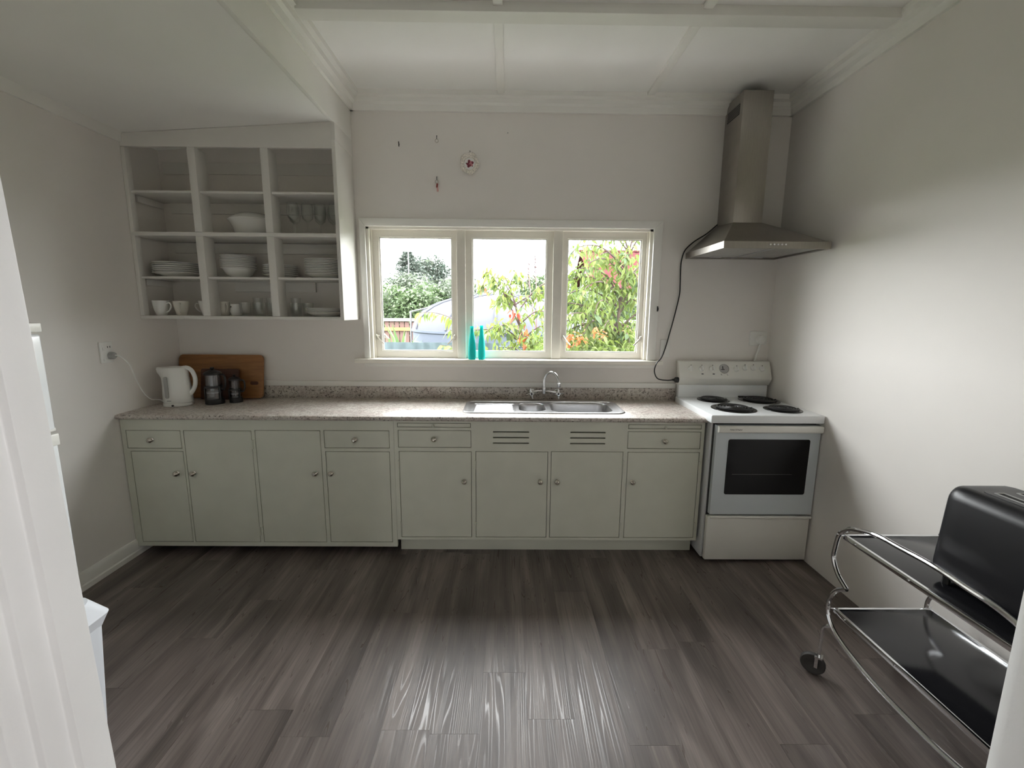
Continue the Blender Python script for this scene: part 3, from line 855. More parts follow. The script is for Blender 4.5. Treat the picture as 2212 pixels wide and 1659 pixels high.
MB().tube(crom([(3.356, -.025, 1.558), (3.357, -.038, 1.553), (3.357, -.038, 1.538), (3.356, -.030, 1.531)], 4), .0022, 7).build('hook_arm', 'black_plastic', wl_)

# ------------------------------------------------------------------ vases on the sill
for x, r, h, lab in ((2.063, .0265, .232, 'tall frosted turquoise bottle vase on the sill, left of the pair'), (2.131, .0245, .237, 'tall frosted turquoise bottle vase on the sill, right of the pair')):
    m = MB().lathe([(0, 1.1852), (r * .9, 1.1852), (r, 1.192), (r * 1.02, 1.235), (r * 1.0, 1.27), (r * .90, 1.305), (r * .70, 1.345), (r * .54, 1.372), (r * .47, 1.185 + h - .03), (r * .47, 1.185 + h - .004), (r * .52, 1.185 + h), (r * .40, 1.185 + h), (r * .38, 1.38), (r * .62, 1.335), (r * .82, 1.28), (r * .8, 1.2), (0, 1.2)], (x, -.022, 0), 24)
    tag(m.build('bottle_vase', 'turquoise_glass'), lab, 'vase', 'turquoise vases on the sill')

# ------------------------------------------------------------------ worktop items
cbd = thing('cutting_board', (.30, -.09, .9), 'large orange brown wooden cutting board leaning on the wall', 'cutting board')
o = MB().prism(rrect(-.292, .292, 0, .305, .03, 6), -.010, .010, 'y').build('board', 'wood_board', cbd, bevel=.003)
o.location = (0.008, .002, .004); o.rotation_euler = (R(-9), 0, 0)
o2_ = MB().prism(rrect(.205, .262, .095, .118, .011, 5), -.0115, -.0095, 'y').build('finger_slot', 'wood_dark', o)
o2_.location = (0, 0, 0)
cbd.location.y = -.075
cb2 = thing('cutting_board', (.325, -.115, .9), 'smaller dark brown board leaning behind the coffee presses', 'cutting board')
o = MB().prism(rrect(-.13, .13, 0, .212, .012, 4), -.008, .008, 'y').build('board', 'wood_dark', cb2, bevel=.002)
o.location = (0, 0, .003); o.rotation_euler = (R(-9), 0, 0)

# kettle
kx, ky = .166, -.285
kt = thing('electric_kettle', (kx, ky, .9), 'white plastic electric kettle in the corner of the worktop', 'kettle')
MB().lathe([(0, .9005), (.080, .9005), (.084, .905), (.084, .918), (.080, .921), (0, .921)], (kx, ky, 0), 32).build('base', 'white_plastic', kt)
prof = [(.922, .079, 0), (.93, .081, 0), (.97, .081, 0), (1.03, .077, -.002), (1.08, .073, -.006), (1.115, .070, -.012), (1.135, .068, -.02), (1.147, .062, -.024)]
seg = 36; vs = []; fs = []
for z, r, sp_ in prof:
    for k in range(seg):
        a = 2 * math.pi * k / seg
        c_ = max(0, -math.cos(a)) ** 6
        ext = c_ * (.052 * sst(1.05, 1.135, z))
        ex2 = max(0, math.cos(a)) ** 3 * .010
        vs.append((kx - .004 + (r + ext + ex2) * math.cos(a), ky + r * .92 * math.sin(a), z))
for i in range(len(prof) - 1):
    for k in range(seg):
        fs.append((i * seg + k, i * seg + (k + 1) % seg, (i + 1) * seg + (k + 1) % seg, (i + 1) * seg + k))
fs.append(tuple(range(seg))[::-1]); fs.append(tuple((len(prof) - 1) * seg + k for k in range(seg)))
MB().add(vs, fs).build('body', 'white_plastic', kt, angle=50)
MB().lathe([(0, 1.153), (.03, 1.153), (.052, 1.149), (.054, 1.146), (0, 1.146)], (kx - .006, ky, 0), 28).build('lid', 'white_plastic', kt)
hp = crom([(kx + .045, ky, 1.143), (kx + .075, ky, 1.146), (kx + .103, ky, 1.128), (kx + .121, ky, 1.085), (kx + .118, ky, 1.035), (kx + .098, ky, .995), (kx + .078, ky, .972)], 6)
MB().tube(hp, [.013] * len(hp), 12).build('handle', 'white_plastic', kt)
gr = MB().prism(rrect(-.011, .011, .955, 1.095, .0108, 6), -.004, .002, 'y')
g = gr.build('water_gauge', 'grey_plastic', kt); g.location = (-.012, -.0745, -.9); g.rotation_euler = (R(0), 0, 0)
g.location = Vector((-.014, -.0755, -.9))
BOX(-.012, .012, -.003, .001, .937, .942).build('badge', 'grey_plastic', kt).location = (-.006, -.0748, -.9)
MB().lathe([(0, -.087), (.006, -.087), (.006, -.078), (0, -.078)], (0, 0, .911), 10, 'y').build('switch', 'black_plastic', kt).location = (.02, 0, -.9)
kc = crom([(.030, -.563, 1.250), (.050, -.548, 1.245), (.058, -.50, 1.19), (.046, -.45, 1.09), (.05, -.41, 1.0), (.055, -.37, .955), (.06, -.335, .945), (.072, -.31, .935), (.092, -.305, .915)], 7)
tag(MB().tube(kc, .0034, 7).build('kettle_cord', 'white_plastic'), 'thin white cord running from the wall socket to the kettle', 'cord')

# coffee presses
def press(name, x, y, r, h, label):
    t_ = thing(name, (x, y, .9), label, 'coffee press')
    MB().lathe([(0, .9005), (r * 1.12, .9005), (r * 1.14, .906), (r * 1.10, .93), (r * .98, .935), (0, .935)], (x, y, 0), 28).build('base', 'black_plastic', t_)
    MB().lathe([(r * .95, .934), (r * .95, .9 + h * .80), (r * 1.02, .9 + h * .82), (r * .97, .9 + h * .82), (r * .91, .9 + h * .79), (r * .91, .936)], (x, y, 0), 28).build('beaker', 'press_glass', t_)
    MB().lathe([(0, .9 + h * .93), (r * .4, .9 + h * .92), (r * .9, .9 + h * .875), (r * 1.06, .9 + h * .84), (r * 1.06, .9 + h * .80), (r * .9, .9 + h * .80), (0, .9 + h * .80)], (x, y, 0), 28).build('lid', 'black_plastic', t_)
    MB().lathe([(0, .9 + h), (r * .2, .9 + h), (r * .25, .9 + h * .97), (r * .16, .9 + h * .94), (r * .1, .9 + h * .90), (0, .9 + h * .9)], (x, y, 0), 16).build('plunger_knob', 'black_plastic', t_)
    MB().lathe([(r * .97, .9 + h * .44), (r * 1.03, .9 + h * .44), (r * 1.03, .9 + h * .50), (r * .97, .9 + h * .50), (r * .97, .9 + h * .44)], (x, y, 0), 28).build('band', 'black_plastic', t_)
    for a in (-150, -20, 90):
        ca, sa = math.cos(R(a)), math.sin(R(a))
        MB().tube([(x + r * 1.03 * ca, y + r * 1.03 * sa, .925), (x + r * 1.03 * ca, y + r * 1.03 * sa, .9 + h * .47)], .005, 8).build('leg_strip', 'black_plastic', t_)
    hx = x + r * .9; hy = y - r * .5
    d = Vector((math.cos(R(-5)), math.sin(R(-5)), 0))
    c0 = Vector((x, y, 0))
    MB().tube(crom([c0 + d * r * 1.0 + Vector((0, 0, .9 + h * .80)), c0 + d * (r + .03) + Vector((0, 0, .9 + h * .78)), c0 + d * (r + .034) + Vector((0, 0, .9 + h * .55)), c0 + d * (r + .02) + Vector((0, 0, .9 + h * .40)), c0 + d * r * 1.02 + Vector((0, 0, .9 + h * .42))], 5), .006, 8).build('handle', 'black_plastic', t_)
    MB().tube([(x, y, .94), (x, y, .9 + h * .9)], .0025, 8).build('plunger_rod', 'steel', t_)
    MB().lathe([(0, .9 + h * .3), (r * .88, .9 + h * .3), (r * .88, .9 + h * .33), (0, .9 + h * .33)], (x, y, 0), 24).build('plunger_disc', 'steel', t_)
press('coffee_press', .369, -.235, .050, .243, 'tall glass coffee press with black frame beside the kettle')
press('coffee_press', .478, -.185, .035, .188, 'small glass coffee press with black lid, right of the tall one')

# ------------------------------------------------------------------ crockery
ORD = ['topmost', 'second from the top', 'third from the top', 'fourth from the top', 'fifth from the top', 'sixth from the top', 'seventh from the top', 'eighth from the top', 'ninth from the top', 'tenth from the top']
def plate_mesh(r, h, name):
    return MB().lathe([(0, 0), (r * .58, 0), (r * .62, .003), (r * .70, h * .4), (r * .97, h), (r, h + .001), (r * .985, h + .004), (r * .95, h + .004), (r * .68, h * .45 + .004), (r * .58, .005), (0, .005)], seg=36).mesh(name)
def bowl_mesh(r, h, name):
    return MB().lathe([(0, 0), (r * .45, 0), (r * .5, .006), (r * .72, h * .35), (r * .86, h * .8), (r * .90, h * .94), (r, h), (r * .985, h + .003), (r * .87, h * .95), (r * .82, h * .78), (r * .67, h * .36), (r * .4, .012), (0, .01)], seg=36).mesh(name)
def stack(mesh, name, n, x, y, z, dz, where, cat, group, mats, tilt=0):
    for k in range(n):
        o = bpy.data.objects.new(name, mesh); col.objects.link(o)
        if not mesh.materials: mesh.materials.append(MATS[mats])
        o.location = (x + random.uniform(-.002, .002), y + random.uniform(-.002, .002), z + dz * k)
        o.rotation_euler = (0, R(tilt), random.random() * 6)
        lab = f'{where}, {ORD[n - 1 - k]}' if k else f'{where}, bottom one'
        tag(o, lab, cat, group)
Z3, Z4, Z2 = 1.7205, 1.4775, 1.9855
stack(plate_mesh(.138, .026, 'dinner_plate_mesh'), 'dinner_plate', 6, .160, -.150, Z3, .0125, 'white dinner plate in the six-plate stack above the cups', 'plate', 'dinner plates above the cups', 'china')
stack(bowl_mesh(.104, .062, 'bowl_mesh'), 'cereal_bowl', 9, .556, -.150, Z3, .0095, 'white bowl in the bowl stack', 'bowl', 'stacked bowls', 'china')
stack(plate_mesh(.106, .022, 'side_plate_mesh'), 'side_plate', 6, .806, -.113, Z3, .0125, 'white side plate in the small stack behind the divider', 'plate', 'side plates behind the divider', 'china')
stack(plate_mesh(.122, .026, 'lunch_plate_mesh'), 'lunch_plate', 10, 1.112, -.145, Z3, .0102, 'white plate in the tallest plate stack, right cell', 'plate', 'tall stack of plates in the right cell', 'china')
stack(plate_mesh(.120, .026, 'saucer_plate_mesh'), 'bread_plate', 4, 1.100, -.145, Z4, .0085, 'white plate in the low four-plate stack, bottom right cell', 'plate', 'low stack of plates in the bottom cell', 'china')
# cups
def cup(name, x, y, ang, label, mat='china', r=.046, h=.094, taper=.62, handle=True, group='white cups on the bottom shelf', cat='cup'):
    t_ = thing(name, (x, y, Z4), label, cat, group)
    z = Z4
    MB().lathe([(0, z), (r * taper * .9, z), (r * taper, z + .004), (r * (taper + .20), z + h * .35), (r * .95, z + h * .75), (r, z + h), (r * .955, z + h), (r * .9, z + h * .75), (r * taper * .9, z + .012), (0, z + .008)], (x, y, 0), 30).build('body', mat, t_)
    if handle:
        d = Vector((math.cos(R(ang)), math.sin(R(ang)), 0)); c0 = Vector((x, y, z))
        MB().tube(crom([c0 + d * r * .90 + Vector((0, 0, h * .80)), c0 + d * (r + .018) + Vector((0, 0, h * .84)), c0 + d * (r + .027) + Vector((0, 0, h * .62)), c0 + d * (r + .012) + Vector((0, 0, h * .35)), c0 + d * r * .78 + Vector((0, 0, h * .22))], 5), .0042, 8).build('handle', mat, t_)
    return t_
cup('coffee_cup', .084, -.235, -8, 'white cup nearest the left wall on the bottom shelf')
cup('coffee_cup', .192, -.205, -62, 'middle white cup of the three on the bottom shelf', 'china_ivory', .044, .092)
cup('coffee_cup', .318, -.145, 187, 'white cup half hidden by the divider on the bottom shelf')
cup('tall_mug', .432, -.150, -40, 'straight cream mug just right of the left divider', 'china_ivory', .036, .092, .86, group=None, cat='mug')
mg = cup('patterned_mug', .522, -.165, 150, 'white mug with black printed pattern beside the glasses', 'china', .034, .076, .9, False, None, 'mug')
for k, (a, z0, w_) in enumerate(((-150, .012, .012), (-140, .03, .018), (-155, .048, .014), (-125, .055, .010), (-165, .03, .010), (-150, .066, .02))):
    ca, sa = math.cos(R(a)), math.sin(R(a))
    pm = MB()
    pts = [(.522 + .0345 * math.cos(R(a + d)), -.165 + .0345 * math.sin(R(a + d))) for d in (-18, -9, 0, 9, 18)]
    vs = [(x, y, Z4 + z0) for x, y in pts] + [(x, y, Z4 + z0 + w_ * .7) for x, y in pts]
    pm.add(vs, [(i, i + 1, 6 + i, 5 + i) for i in range(4)]).build('print', 'black_plastic', mg)
# tumblers
def tumbler_mesh(r, h):
    return MB().lathe([(0, 0), (r * .74, 0), (r * .78, .004), (r, h), (r * .94, h), (r * .73, .016), (0, .014)], seg=20).mesh('tumbler_mesh')
tm = tumbler_mesh(.036, .088); tm.materials.append(MATS['ware_glass'])
tlabs = ['front clear tumbler beside the patterned mug', 'back clear tumbler beside the patterned mug', 'front clear tumbler in the middle of the glasses', 'back clear tumbler in the middle of the glasses',
         'front clear tumbler left of the right divider', 'front clear tumbler just right of the right divider', 'back clear tumbler just right of the right divider', 'clear tumbler nearest the low plate stack']
tpos = [(.596, -.19), (.632, -.10), (.690, -.185), (.722, -.10), (.778, -.16), (.905, -.14), (.866, -.075), (.955, -.075)]
for (x, y), lab in zip(tpos, tlabs):
    o = bpy.data.objects.new('tumbler', tm); col.objects.link(o); o.location = (x, y, Z4); tag(o, lab, 'glass', 'clear tumblers on the bottom shelf')
tm2 = tumbler_mesh(.031, .09); tm2.materials.append(MATS['ware_glass'])
for (x, y), lab in zip(((.632, -.10), (.722, -.10), (.905, -.14)), ('upper tumbler stacked in the back glass beside the patterned mug', 'upper tumbler stacked in the middle back glass', 'upper tumbler stacked in the glass right of the divider')):
    o = bpy.data.objects.new('tumbler', tm2); col.objects.link(o); o.location = (x, y, Z4 + .030); tag(o, lab, 'glass', 'clear tumblers on the bottom shelf')
# tall glass by the plates
o = MB().lathe([(0, 0), (.024, 0), (.026, .004), (.030, .165), (.028, .165), (.023, .014), (0, .012)], (0, 0, 0), 20).build('highball_glass', 'ware_glass')
o.location = (.345, -.14, Z3); tag(o, 'tall clear highball glass between plate stack and divider', 'glass')
# wine glasses
wm = MB().lathe([(0, 0), (.032, 0), (.032, .002), (.010, .006), (.0042, .012), (.0038, .085), (.010, .092), (.030, .110), (.037, .140), (.034, .185), (.030, .205), (.0285, .205), (.0325, .185), (.0352, .140), (.028, .112), (.008, .095), (0, .093)], seg=24).mesh('wine_glass_mesh')
wm.materials.append(MATS['ware_glass'])
wl = ['wine glass at the back left of the upper right cell', 'wine glass in front, nearest the right divider', 'wine glass in the front row, second from the divider', 'wine glass in the front row, third from the divider', 'wine glass in front against the shelf side panel', 'wine glass at the back, middle of the cell', 'wine glass at the back right corner of the cell']
for (x, y), lab in zip(((.905, -.075), (.945, -.185), (1.022, -.150), (1.105, -.150), (1.196, -.150), (1.068, -.065), (1.155, -.065)), wl):
    o = bpy.data.objects.new('wine_glass', wm); col.objects.link(o); o.location = (x, y, Z2); tag(o, lab, 'wine glass', 'wine glasses on the upper shelf')
# casserole dish
cs = thing('casserole_dish', (.645, -.115, Z2), 'white oval lidded casserole dish on the second shelf', 'dish')
m = MB().lathe([(0, 0), (.098, 0), (.106, .006), (.120, .06), (.142, .098), (.150, .104), (.150, .108), (.138, .108), (.115, .07), (.10, .01), (0, .008)], (.645, -.115, Z2), 44, 'z', 1, .68)
m.build('body', 'china', cs)
MB().lathe([(.139, .106), (.139, .112), (.116, .128), (.085, .142), (.07, .148), (0, .150)], (.640, -.115, Z2), 44, 'z', 1, .68).build('lid', 'china', cs)

# ------------------------------------------------------------------ fridge and bin behind the left jamb
fg = thing('fridge', (.30, -1.80, 0), 'white upright fridge freezer mostly hidden by the door frame', 'fridge')
BOX(.03, .535, -2.10, -1.505, .03, 1.455).build('cabinet', 'enamel', fg, bevel=.006)
for z0, z1 in ((.045, 1.04), (1.062, 1.425)):
    d = BOX(.54, .601, -2.10, -1.499, z0, z1).build('door', 'enamel', fg, bevel=.010, bseg=3)
    if z0 < 1: BOX(.585, .606, -2.10, -1.497, 1.005, 1.05).build('door_cap', 'enamel_cream', d, bevel=.004)
    else: BOX(.585, .600, -2.10, -1.499, 1.06, 1.073).build('door_cap', 'enamel_cream', d, bevel=.003)
BOX(.03, .606, -2.10, -1.497, 1.433, 1.467).build('top_cap', 'enamel_cream', fg, bevel=.005)
for x, y in ((.08, -2.05), (.50, -2.05), (.08, -1.55), (.50, -1.55)):
    MB().lathe([(0, 0), (.018, 0), (.018, .03), (0, .03)], (x, y, 0), 12).build('foot', 'black_plastic', fg)

bn = thing('rubbish_bin', (.86, -1.955, 0), 'white plastic flip-top kitchen bin beside the door frame', 'bin')
def frust(mb, x0, x1, y0, y1, z0, X0, X1, Y0, Y1, z1, r0, r1):
    a_ = [(x, y, z0) for x, y in rrect(x0, x1, y0, y1, r0, 5)]; b_ = [(x, y, z1) for x, y in rrect(X0, X1, Y0, Y1, r1, 5)]
    n = len(a_)
    return mb.add(a_ + b_, [tuple(range(n))[::-1], tuple(range(n, 2 * n))] + [(i, (i + 1) % n, n + (i + 1) % n, n + i) for i in range(n)])
m = frust(MB(), .790, .985, -2.06, -1.855, 0.001, .755, 1.008, -2.09, -1.832, .515, .03, .03)
m.build('body', 'bin_plastic', bn)
m = frust(MB(), .742, 1.006, -2.10, -1.828, .505, .725, 1.018, -2.115, -1.812, .545, .03, .03)
frust(m, .725, 1.018, -2.115, -1.812, .545, .755, 1.000, -2.09, -1.845, .605, .03, .05)
m.build('lid', 'bin_plastic', bn)
frust(MB(), .79, .965, -2.06, -1.875, .604, .80, .955, -2.05, -1.885, .616, .04, .04).build('flap', 'bin_plastic', bn)

# ------------------------------------------------------------------ tea trolley
tr = thing('tea_trolley', (3.85, -1.9, 0), 'chrome art deco tea trolley with two glossy black shelves', 'trolley')
XL, XR, YF, YN = 3.65, 4.05, -1.525, -2.245
ym = (YF + YN) / 2
hoop_far = [(-1.775, .746), (-1.68, .740), (-1.582, .712), (-1.538, .685), (-1.511, .652), (-1.501, .60), (-1.499, .546), (-1.531, .495), (-1.583, .462)]
hoop_low = [(-1.583, .462), (-1.536, .424), (-1.507, .365), (-1.506, .312), (-1.528, .276), (-1.566, .249), (-1.645, .226), (-1.762, .209)]
def mirror(p): return [(2 * ym - y, z) for y, z in p]
for x in (XL - .006, XR + .006):
    P1 = [(x, y, z) for y, z in hoop_far]; P2 = [(x, y, z) for y, z in hoop_low]
    P3 = [(x, y, z) for y, z in mirror(hoop_far)]; P4 = [(x, y, z) for y, z in mirror(hoop_low)]
    up = crom(P1[::-1] + [(x, ym, .752)] + P3, 6)
    lo = crom(P2 + [(x, ym, .205)] + P4[::-1], 6)
    MB().tube(up, .0085, 10).tube(lo, .0085, 10).build('side_hoop', 'chrome', tr)
for z in (.657, .337):
    sh = BOX(XL + .012, XR - .012, YN + .012, YF - .012, z - .008, z + .002).build('shelf', 'black_shelf', tr, bevel=.001)
    for x in (XL, XR - .012):
        r_ = BOX(x, x + .012, YN, YF, z - .014, z + .006).build('side_rail', 'chrome', sh, bevel=.002)
    for y in (YF - .012, YN):
        BOX(XL + .012, XR - .012, y, y + .012, z - .012, z + .006).build('end_rail', 'chrome', sh, bevel=.002)
    for x, d in ((XL, -1), (XR, 1)):
        for y in (YF - .06, ym + .07, YN + .06):
            MB().lathe([(0, d * .004), (.0035, d * .003), (.0042, 0), (0, 0)], (x, y, z - .004), 10, 'x').build('rivet', 'chrome', sh)
    for x, d in ((XL, -1), (XR, 1)):
        for y in (YF, YN):
            MB().tube([(x + d * .016, y + (.012 if y == YF else -.012), z), (x + d * -.01, y - (.006 if y == YF else -.006), z)], .0028, 7).build('bolt', 'chrome', sh)
for x in (XL - .006, XR + .006):
    for y, d in ((-1.536, 1), (2 * ym + 1.536, -1)):
        lg = MB().tube(crom([(x, y - d * .004, .262), (x, y + d * .020, .252), (x, y + d * .040, .225), (x, y + d * .044, .18), (x, y + d * .044, .09)], 5), .0068, 8).build('caster_stem', 'chrome', tr)
        cy_ = y + d * .062
        fk = MB().box(x - .016, x - .012, cy_ - .018, y + d * .044 + .012, .040, .088).box(x + .012, x + .016, cy_ - .018, y + d * .044 + .012, .040, .088).box(x - .016, x + .016, y + d * .044 - .014, y + d * .044 + .014, .085, .092)
        def swivel(mb, a=R(48 * d)):
            px, py = x, y + d * .044
            mb.v = [(px + (vx - px) * math.cos(a) - (vy - py) * math.sin(a), py + (vx - px) * math.sin(a) + (vy - py) * math.cos(a), vz) for vx, vy, vz in mb.v]
            return mb
        swivel(fk).build('caster_fork', 'chrome', lg)
        swivel(MB().lathe([(0, -.009), (.026, -.009), (.029, -.011), (.043, -.011), (.0465, -.006), (.0465, .006), (.043, .011), (.029, .011), (.026, .009), (0, .009)], (x, cy_, .0475), 28, 'x')).build('caster_wheel', 'rubber', lg)

# toaster on the trolley
ts = thing('toaster', (3.84, -1.97, .66), 'black four-slice toaster standing on the tea trolley', 'toaster')
sec = [(rx, rz) for rx, rz in rrect(3.720, 3.980, .675, .985, .045, 6)]
vs = []; fs = []
ysx = [(-1.812, .90), (-1.806, .955), (-1.811, 1.0)]
rows = [(-1.796, .80), (-1.800, .90), (-1.810, .96), (-1.830, .99), (-1.86, 1.0), (-2.10, 1.0), (-2.13, .99), (-2.15, .96), (-2.16, .9), (-2.164, .8)]
cx_, cz_ = 3.850, .830
for y, s_ in rows:
    for (px, pz) in sec:
        tz = 1 - .17 * (pz - .675) / .31
        vs.append((cx_ + (px - cx_) * (s_ if s_ < 1 else 1) * tz, y, cz_ + (pz - cz_) * (.5 + .5 * s_)))
n = len(sec)
for i in range(len(rows) - 1):
    for k in range(n):
        fs.append((i * n + k, i * n + (k + 1) % n, (i + 1) * n + (k + 1) % n, (i + 1) * n + k))
fs.append(tuple(range(n))[::-1]); fs.append(tuple((len(rows) - 1) * n + k for k in range(n)))
MB().add(vs, fs).build('body', 'black_gloss', ts, angle=60)
MB().prism(rrect(3.782, 3.918, -2.125, -1.862, .02, 5), .978, .9875).build('top_plate', 'black_plastic', ts)
for x in (3.80, 3.868):
    slot = holed(MB(), x, x + .030, -2.10, -1.885, [(x + .004, x + .026, -2.096, -1.889)], .0, .003)
    slot.v = [(a_, c_, .9868 + b_) for a_, b_, c_ in slot.v]
    so_ = slot.build('slot_rim', 'grey_plastic', ts, smooth=False)
    BOX(x + .004, x + .026, -2.096, -1.889, .9872, .9878).build('slot', 'dark_gap', so_)
for x in (3.75, 3.93):
    for y in (-2.12, -1.84):
        MB().lathe([(0, .6592), (.012, .6592), (.010, .68), (0, .68)], (x, y, 0), 10).build('foot', 'black_plastic', ts)
BOX(3.82, 3.87, -2.185, -2.158, .84, .86).build('lever', 'black_plastic', ts, bevel=.004)

# ------------------------------------------------------------------ outside
GZ = -.55
struct('ground', BOX(-40, 45, .14, 90, GZ - .2, GZ), 'grass', 'grass of the back garden outside the window', smooth=False)

struct('path', BOX(-6, 10, .14, 1.35, GZ, GZ + .06), 'bounce_slab', 'pale unseen slab added below the window to bounce sky light up', smooth=False)  # unseen slab, added to reflect sky light in through the window

def leaf_mesh(L, w, droop, name, mat, fold=.25):
    vs = []; fs = []
    n = 5
    for i in range(n + 1):
        t_ = i / n
        hw = w * .5 * math.sin(math.pi * min(1, t_ ** .8)) if 0 < i < n else .0006
        y = L * t_; z = -droop * L * t_ * t_
        vs += [(-hw, y, z + hw * fold), (0, y, z), (hw, y, z + hw * fold)]
    for i in range(n):
        a = i * 3
        fs += [(a, a + 1, a + 4, a + 3), (a + 1, a + 2, a + 5, a + 4)]
    me = MB().add(vs, fs).mesh(name, smooth=True, angle=80)
    me.materials.append(MATS[mat]); return me
LM = {m_: [leaf_mesh(.115, .036, .35, 'leaf_mesh_a', m_), leaf_mesh(.10, .040, .15, 'leaf_mesh_b', m_), leaf_mesh(.085, .030, .5, 'leaf_mesh_c', m_)] for m_ in ('leaf_green', 'leaf_deep', 'leaf_lime', 'leaf_orange', 'leaf_red')}

def place_leaf(parent, p, yaw, pitch, roll, sc_, m_):
    o = bpy.data.objects.new('leaf', random.choice(LM[m_])); col.objects.link(o)
    o.parent = parent; o.location = Vector(p) - wloc(parent)
    o.rotation_euler = (pitch, roll, yaw); o.scale = (sc_,) * 3
    return o

class Stuff:
    """many small leaves in one mesh"""
    def __init__(s): s.v = []; s.f = []
    def leaf(s, p, yaw, pitch, L, w):
        M = Matrix.Translation(p) @ Euler((pitch, random.uniform(-.6, .6), yaw)).to_matrix().to_4x4()
        b = len(s.v)
        for q_ in ((0, 0, 0), (-w / 2, L * .45, w * .12), (0, L * .5, -.1 * L), (w / 2, L * .45, w * .12), (0, L, -.32 * L)):
            s.v.append(tuple(M @ Vector(q_)))
        s.f += [(b, b + 1, b + 2), (b, b + 2, b + 3), (b + 1, b + 4, b + 2), (b + 2, b + 4, b + 3)]
    def build(s, name, mat, parent):
        me = bpy.data.meshes.new(name); me.from_pydata(s.v, [], s.f); me.update()
        o = link(name, me, mat, parent); o['kind'] = 'stuff'; return o

def tree(name, loc, label, trunk, branches, lcount, filler, mats, group=None, cat='tree', bark='bark', tr_=.028, seed=1, lsc=1.0):
    random.seed(seed)
    t_ = thing(name, loc, label, cat, group)
    tp = crom(trunk, 6)
    n = len(tp)
    MB().tube(tp, [tr_ * (1 - .75 * i / n) for i in range(n)], 9).build('trunk', bark, t_)
    paths = []
    for br in branches:
        p = crom(br, 6); n = len(p)
        MB().tube(p, [tr_ * .32 * (1 - .7 * i / n) + .0012 for i in range(n)], 6).build('branch', bark, t_)
        paths.append(p)
    tot = sum(len(p) for p in paths)
    k = 0
    spots = []
    for p in paths:
        for i in range(2, len(p)):
            d = (p[i] - p[i - 1])
            yaw = math.atan2(d.y, d.x) - math.pi / 2
            for sgn in (-1, 1):
                spots.append((p[i], yaw + sgn * random.uniform(.4, 1.3)))
    random.shuffle(spots)
    for p, yaw in spots[:lcount]:
        place_leaf(t_, p, yaw, R(random.uniform(-75, -15)), random.uniform(-.5, .5), random.uniform(.8, 1.25) * lsc, random.choice(mats))
    if filler:
        st_ = Stuff()
        for p, yaw in (spots[lcount:] + [random.choice(spots) for _ in range(filler)]):
            q_ = p + Vector((random.gauss(0, .05), random.gauss(0, .06), random.gauss(0, .05)))
            st_.leaf(q_, random.uniform(0, 6.28), R(random.uniform(-80, -10)), random.uniform(.07, .11), random.uniform(.025, .04))
        st_.build('foliage', mats[0], t_)
    return t_

rb = []
random.seed(11)
tkr = [(3.36, 1.75, GZ), (3.42, 1.75, .6), (3.469, 1.72, 1.169), (3.507, 1.70, 1.445), (3.530, 1.70, 1.691), (3.56, 1.70, 1.933), (3.605, 1.70, 2.22), (3.66, 1.7, 2.52)]
ends = [(3.02, 1.45, 2.16), (3.20, 1.6, 2.34), (3.36, 1.5, 2.40), (3.85, 1.8, 2.42), (3.75, 1.5, 2.30), (3.02, 1.55, 1.95), (3.15, 1.5, 2.02), (3.30, 1.8, 2.12), (3.95, 1.6, 2.05), (3.80, 1.9, 1.95), (2.90, 1.5, 1.83), (2.98, 1.75, 1.72), (3.12, 1.45, 1.78), (3.28, 1.6, 1.86),
        (3.75, 1.55, 1.80), (3.92, 1.8, 1.75), (2.86, 1.6, 1.60), (2.95, 1.4, 1.50), (3.10, 1.7, 1.58), (3.24, 1.45, 1.62), (3.36, 1.9, 1.66), (3.70, 1.6, 1.60), (3.85, 1.5, 1.50), (2.85, 1.5, 1.40), (3.00, 1.65, 1.34), (3.16, 1.5, 1.40), (3.30, 1.4, 1.38), (3.68, 1.7, 1.38), (3.80, 1.5, 1.28), (3.08, 1.85, 1.24), (3.33, 1.6, 1.22), (3.55, 1.45, 1.30), (3.62, 1.5, 1.9), (3.5, 1.5, 2.1)]
for ex, ey, ez in ends:
    z0 = max(.6, min(2.4, ez - random.uniform(.10, .28)))
    for (a_, b_) in zip(tkr, tkr[1:]):
        if a_[2] <= z0 <= b_[2]:
            t_ = (z0 - a_[2]) / (b_[2] - a_[2]); p0 = Vector(a_).lerp(Vector(b_), t_); break
    e_ = Vector((ex, ey, ez)); mid = p0.lerp(e_, .55) + Vector((0, 0, .10))
    rb.append([p0, mid, e_, e_ + Vector(((ex - p0.x) * .18, (ey - p0.y) * .18, -.12))])
tree('cherry_tree', (3.36, 1.75, GZ), 'leafy cherry tree with drooping leaves filling the right window pane', tkr, rb, 300, 800, ['leaf_green', 'leaf_green', 'leaf_deep', 'leaf_lime'], seed=5)

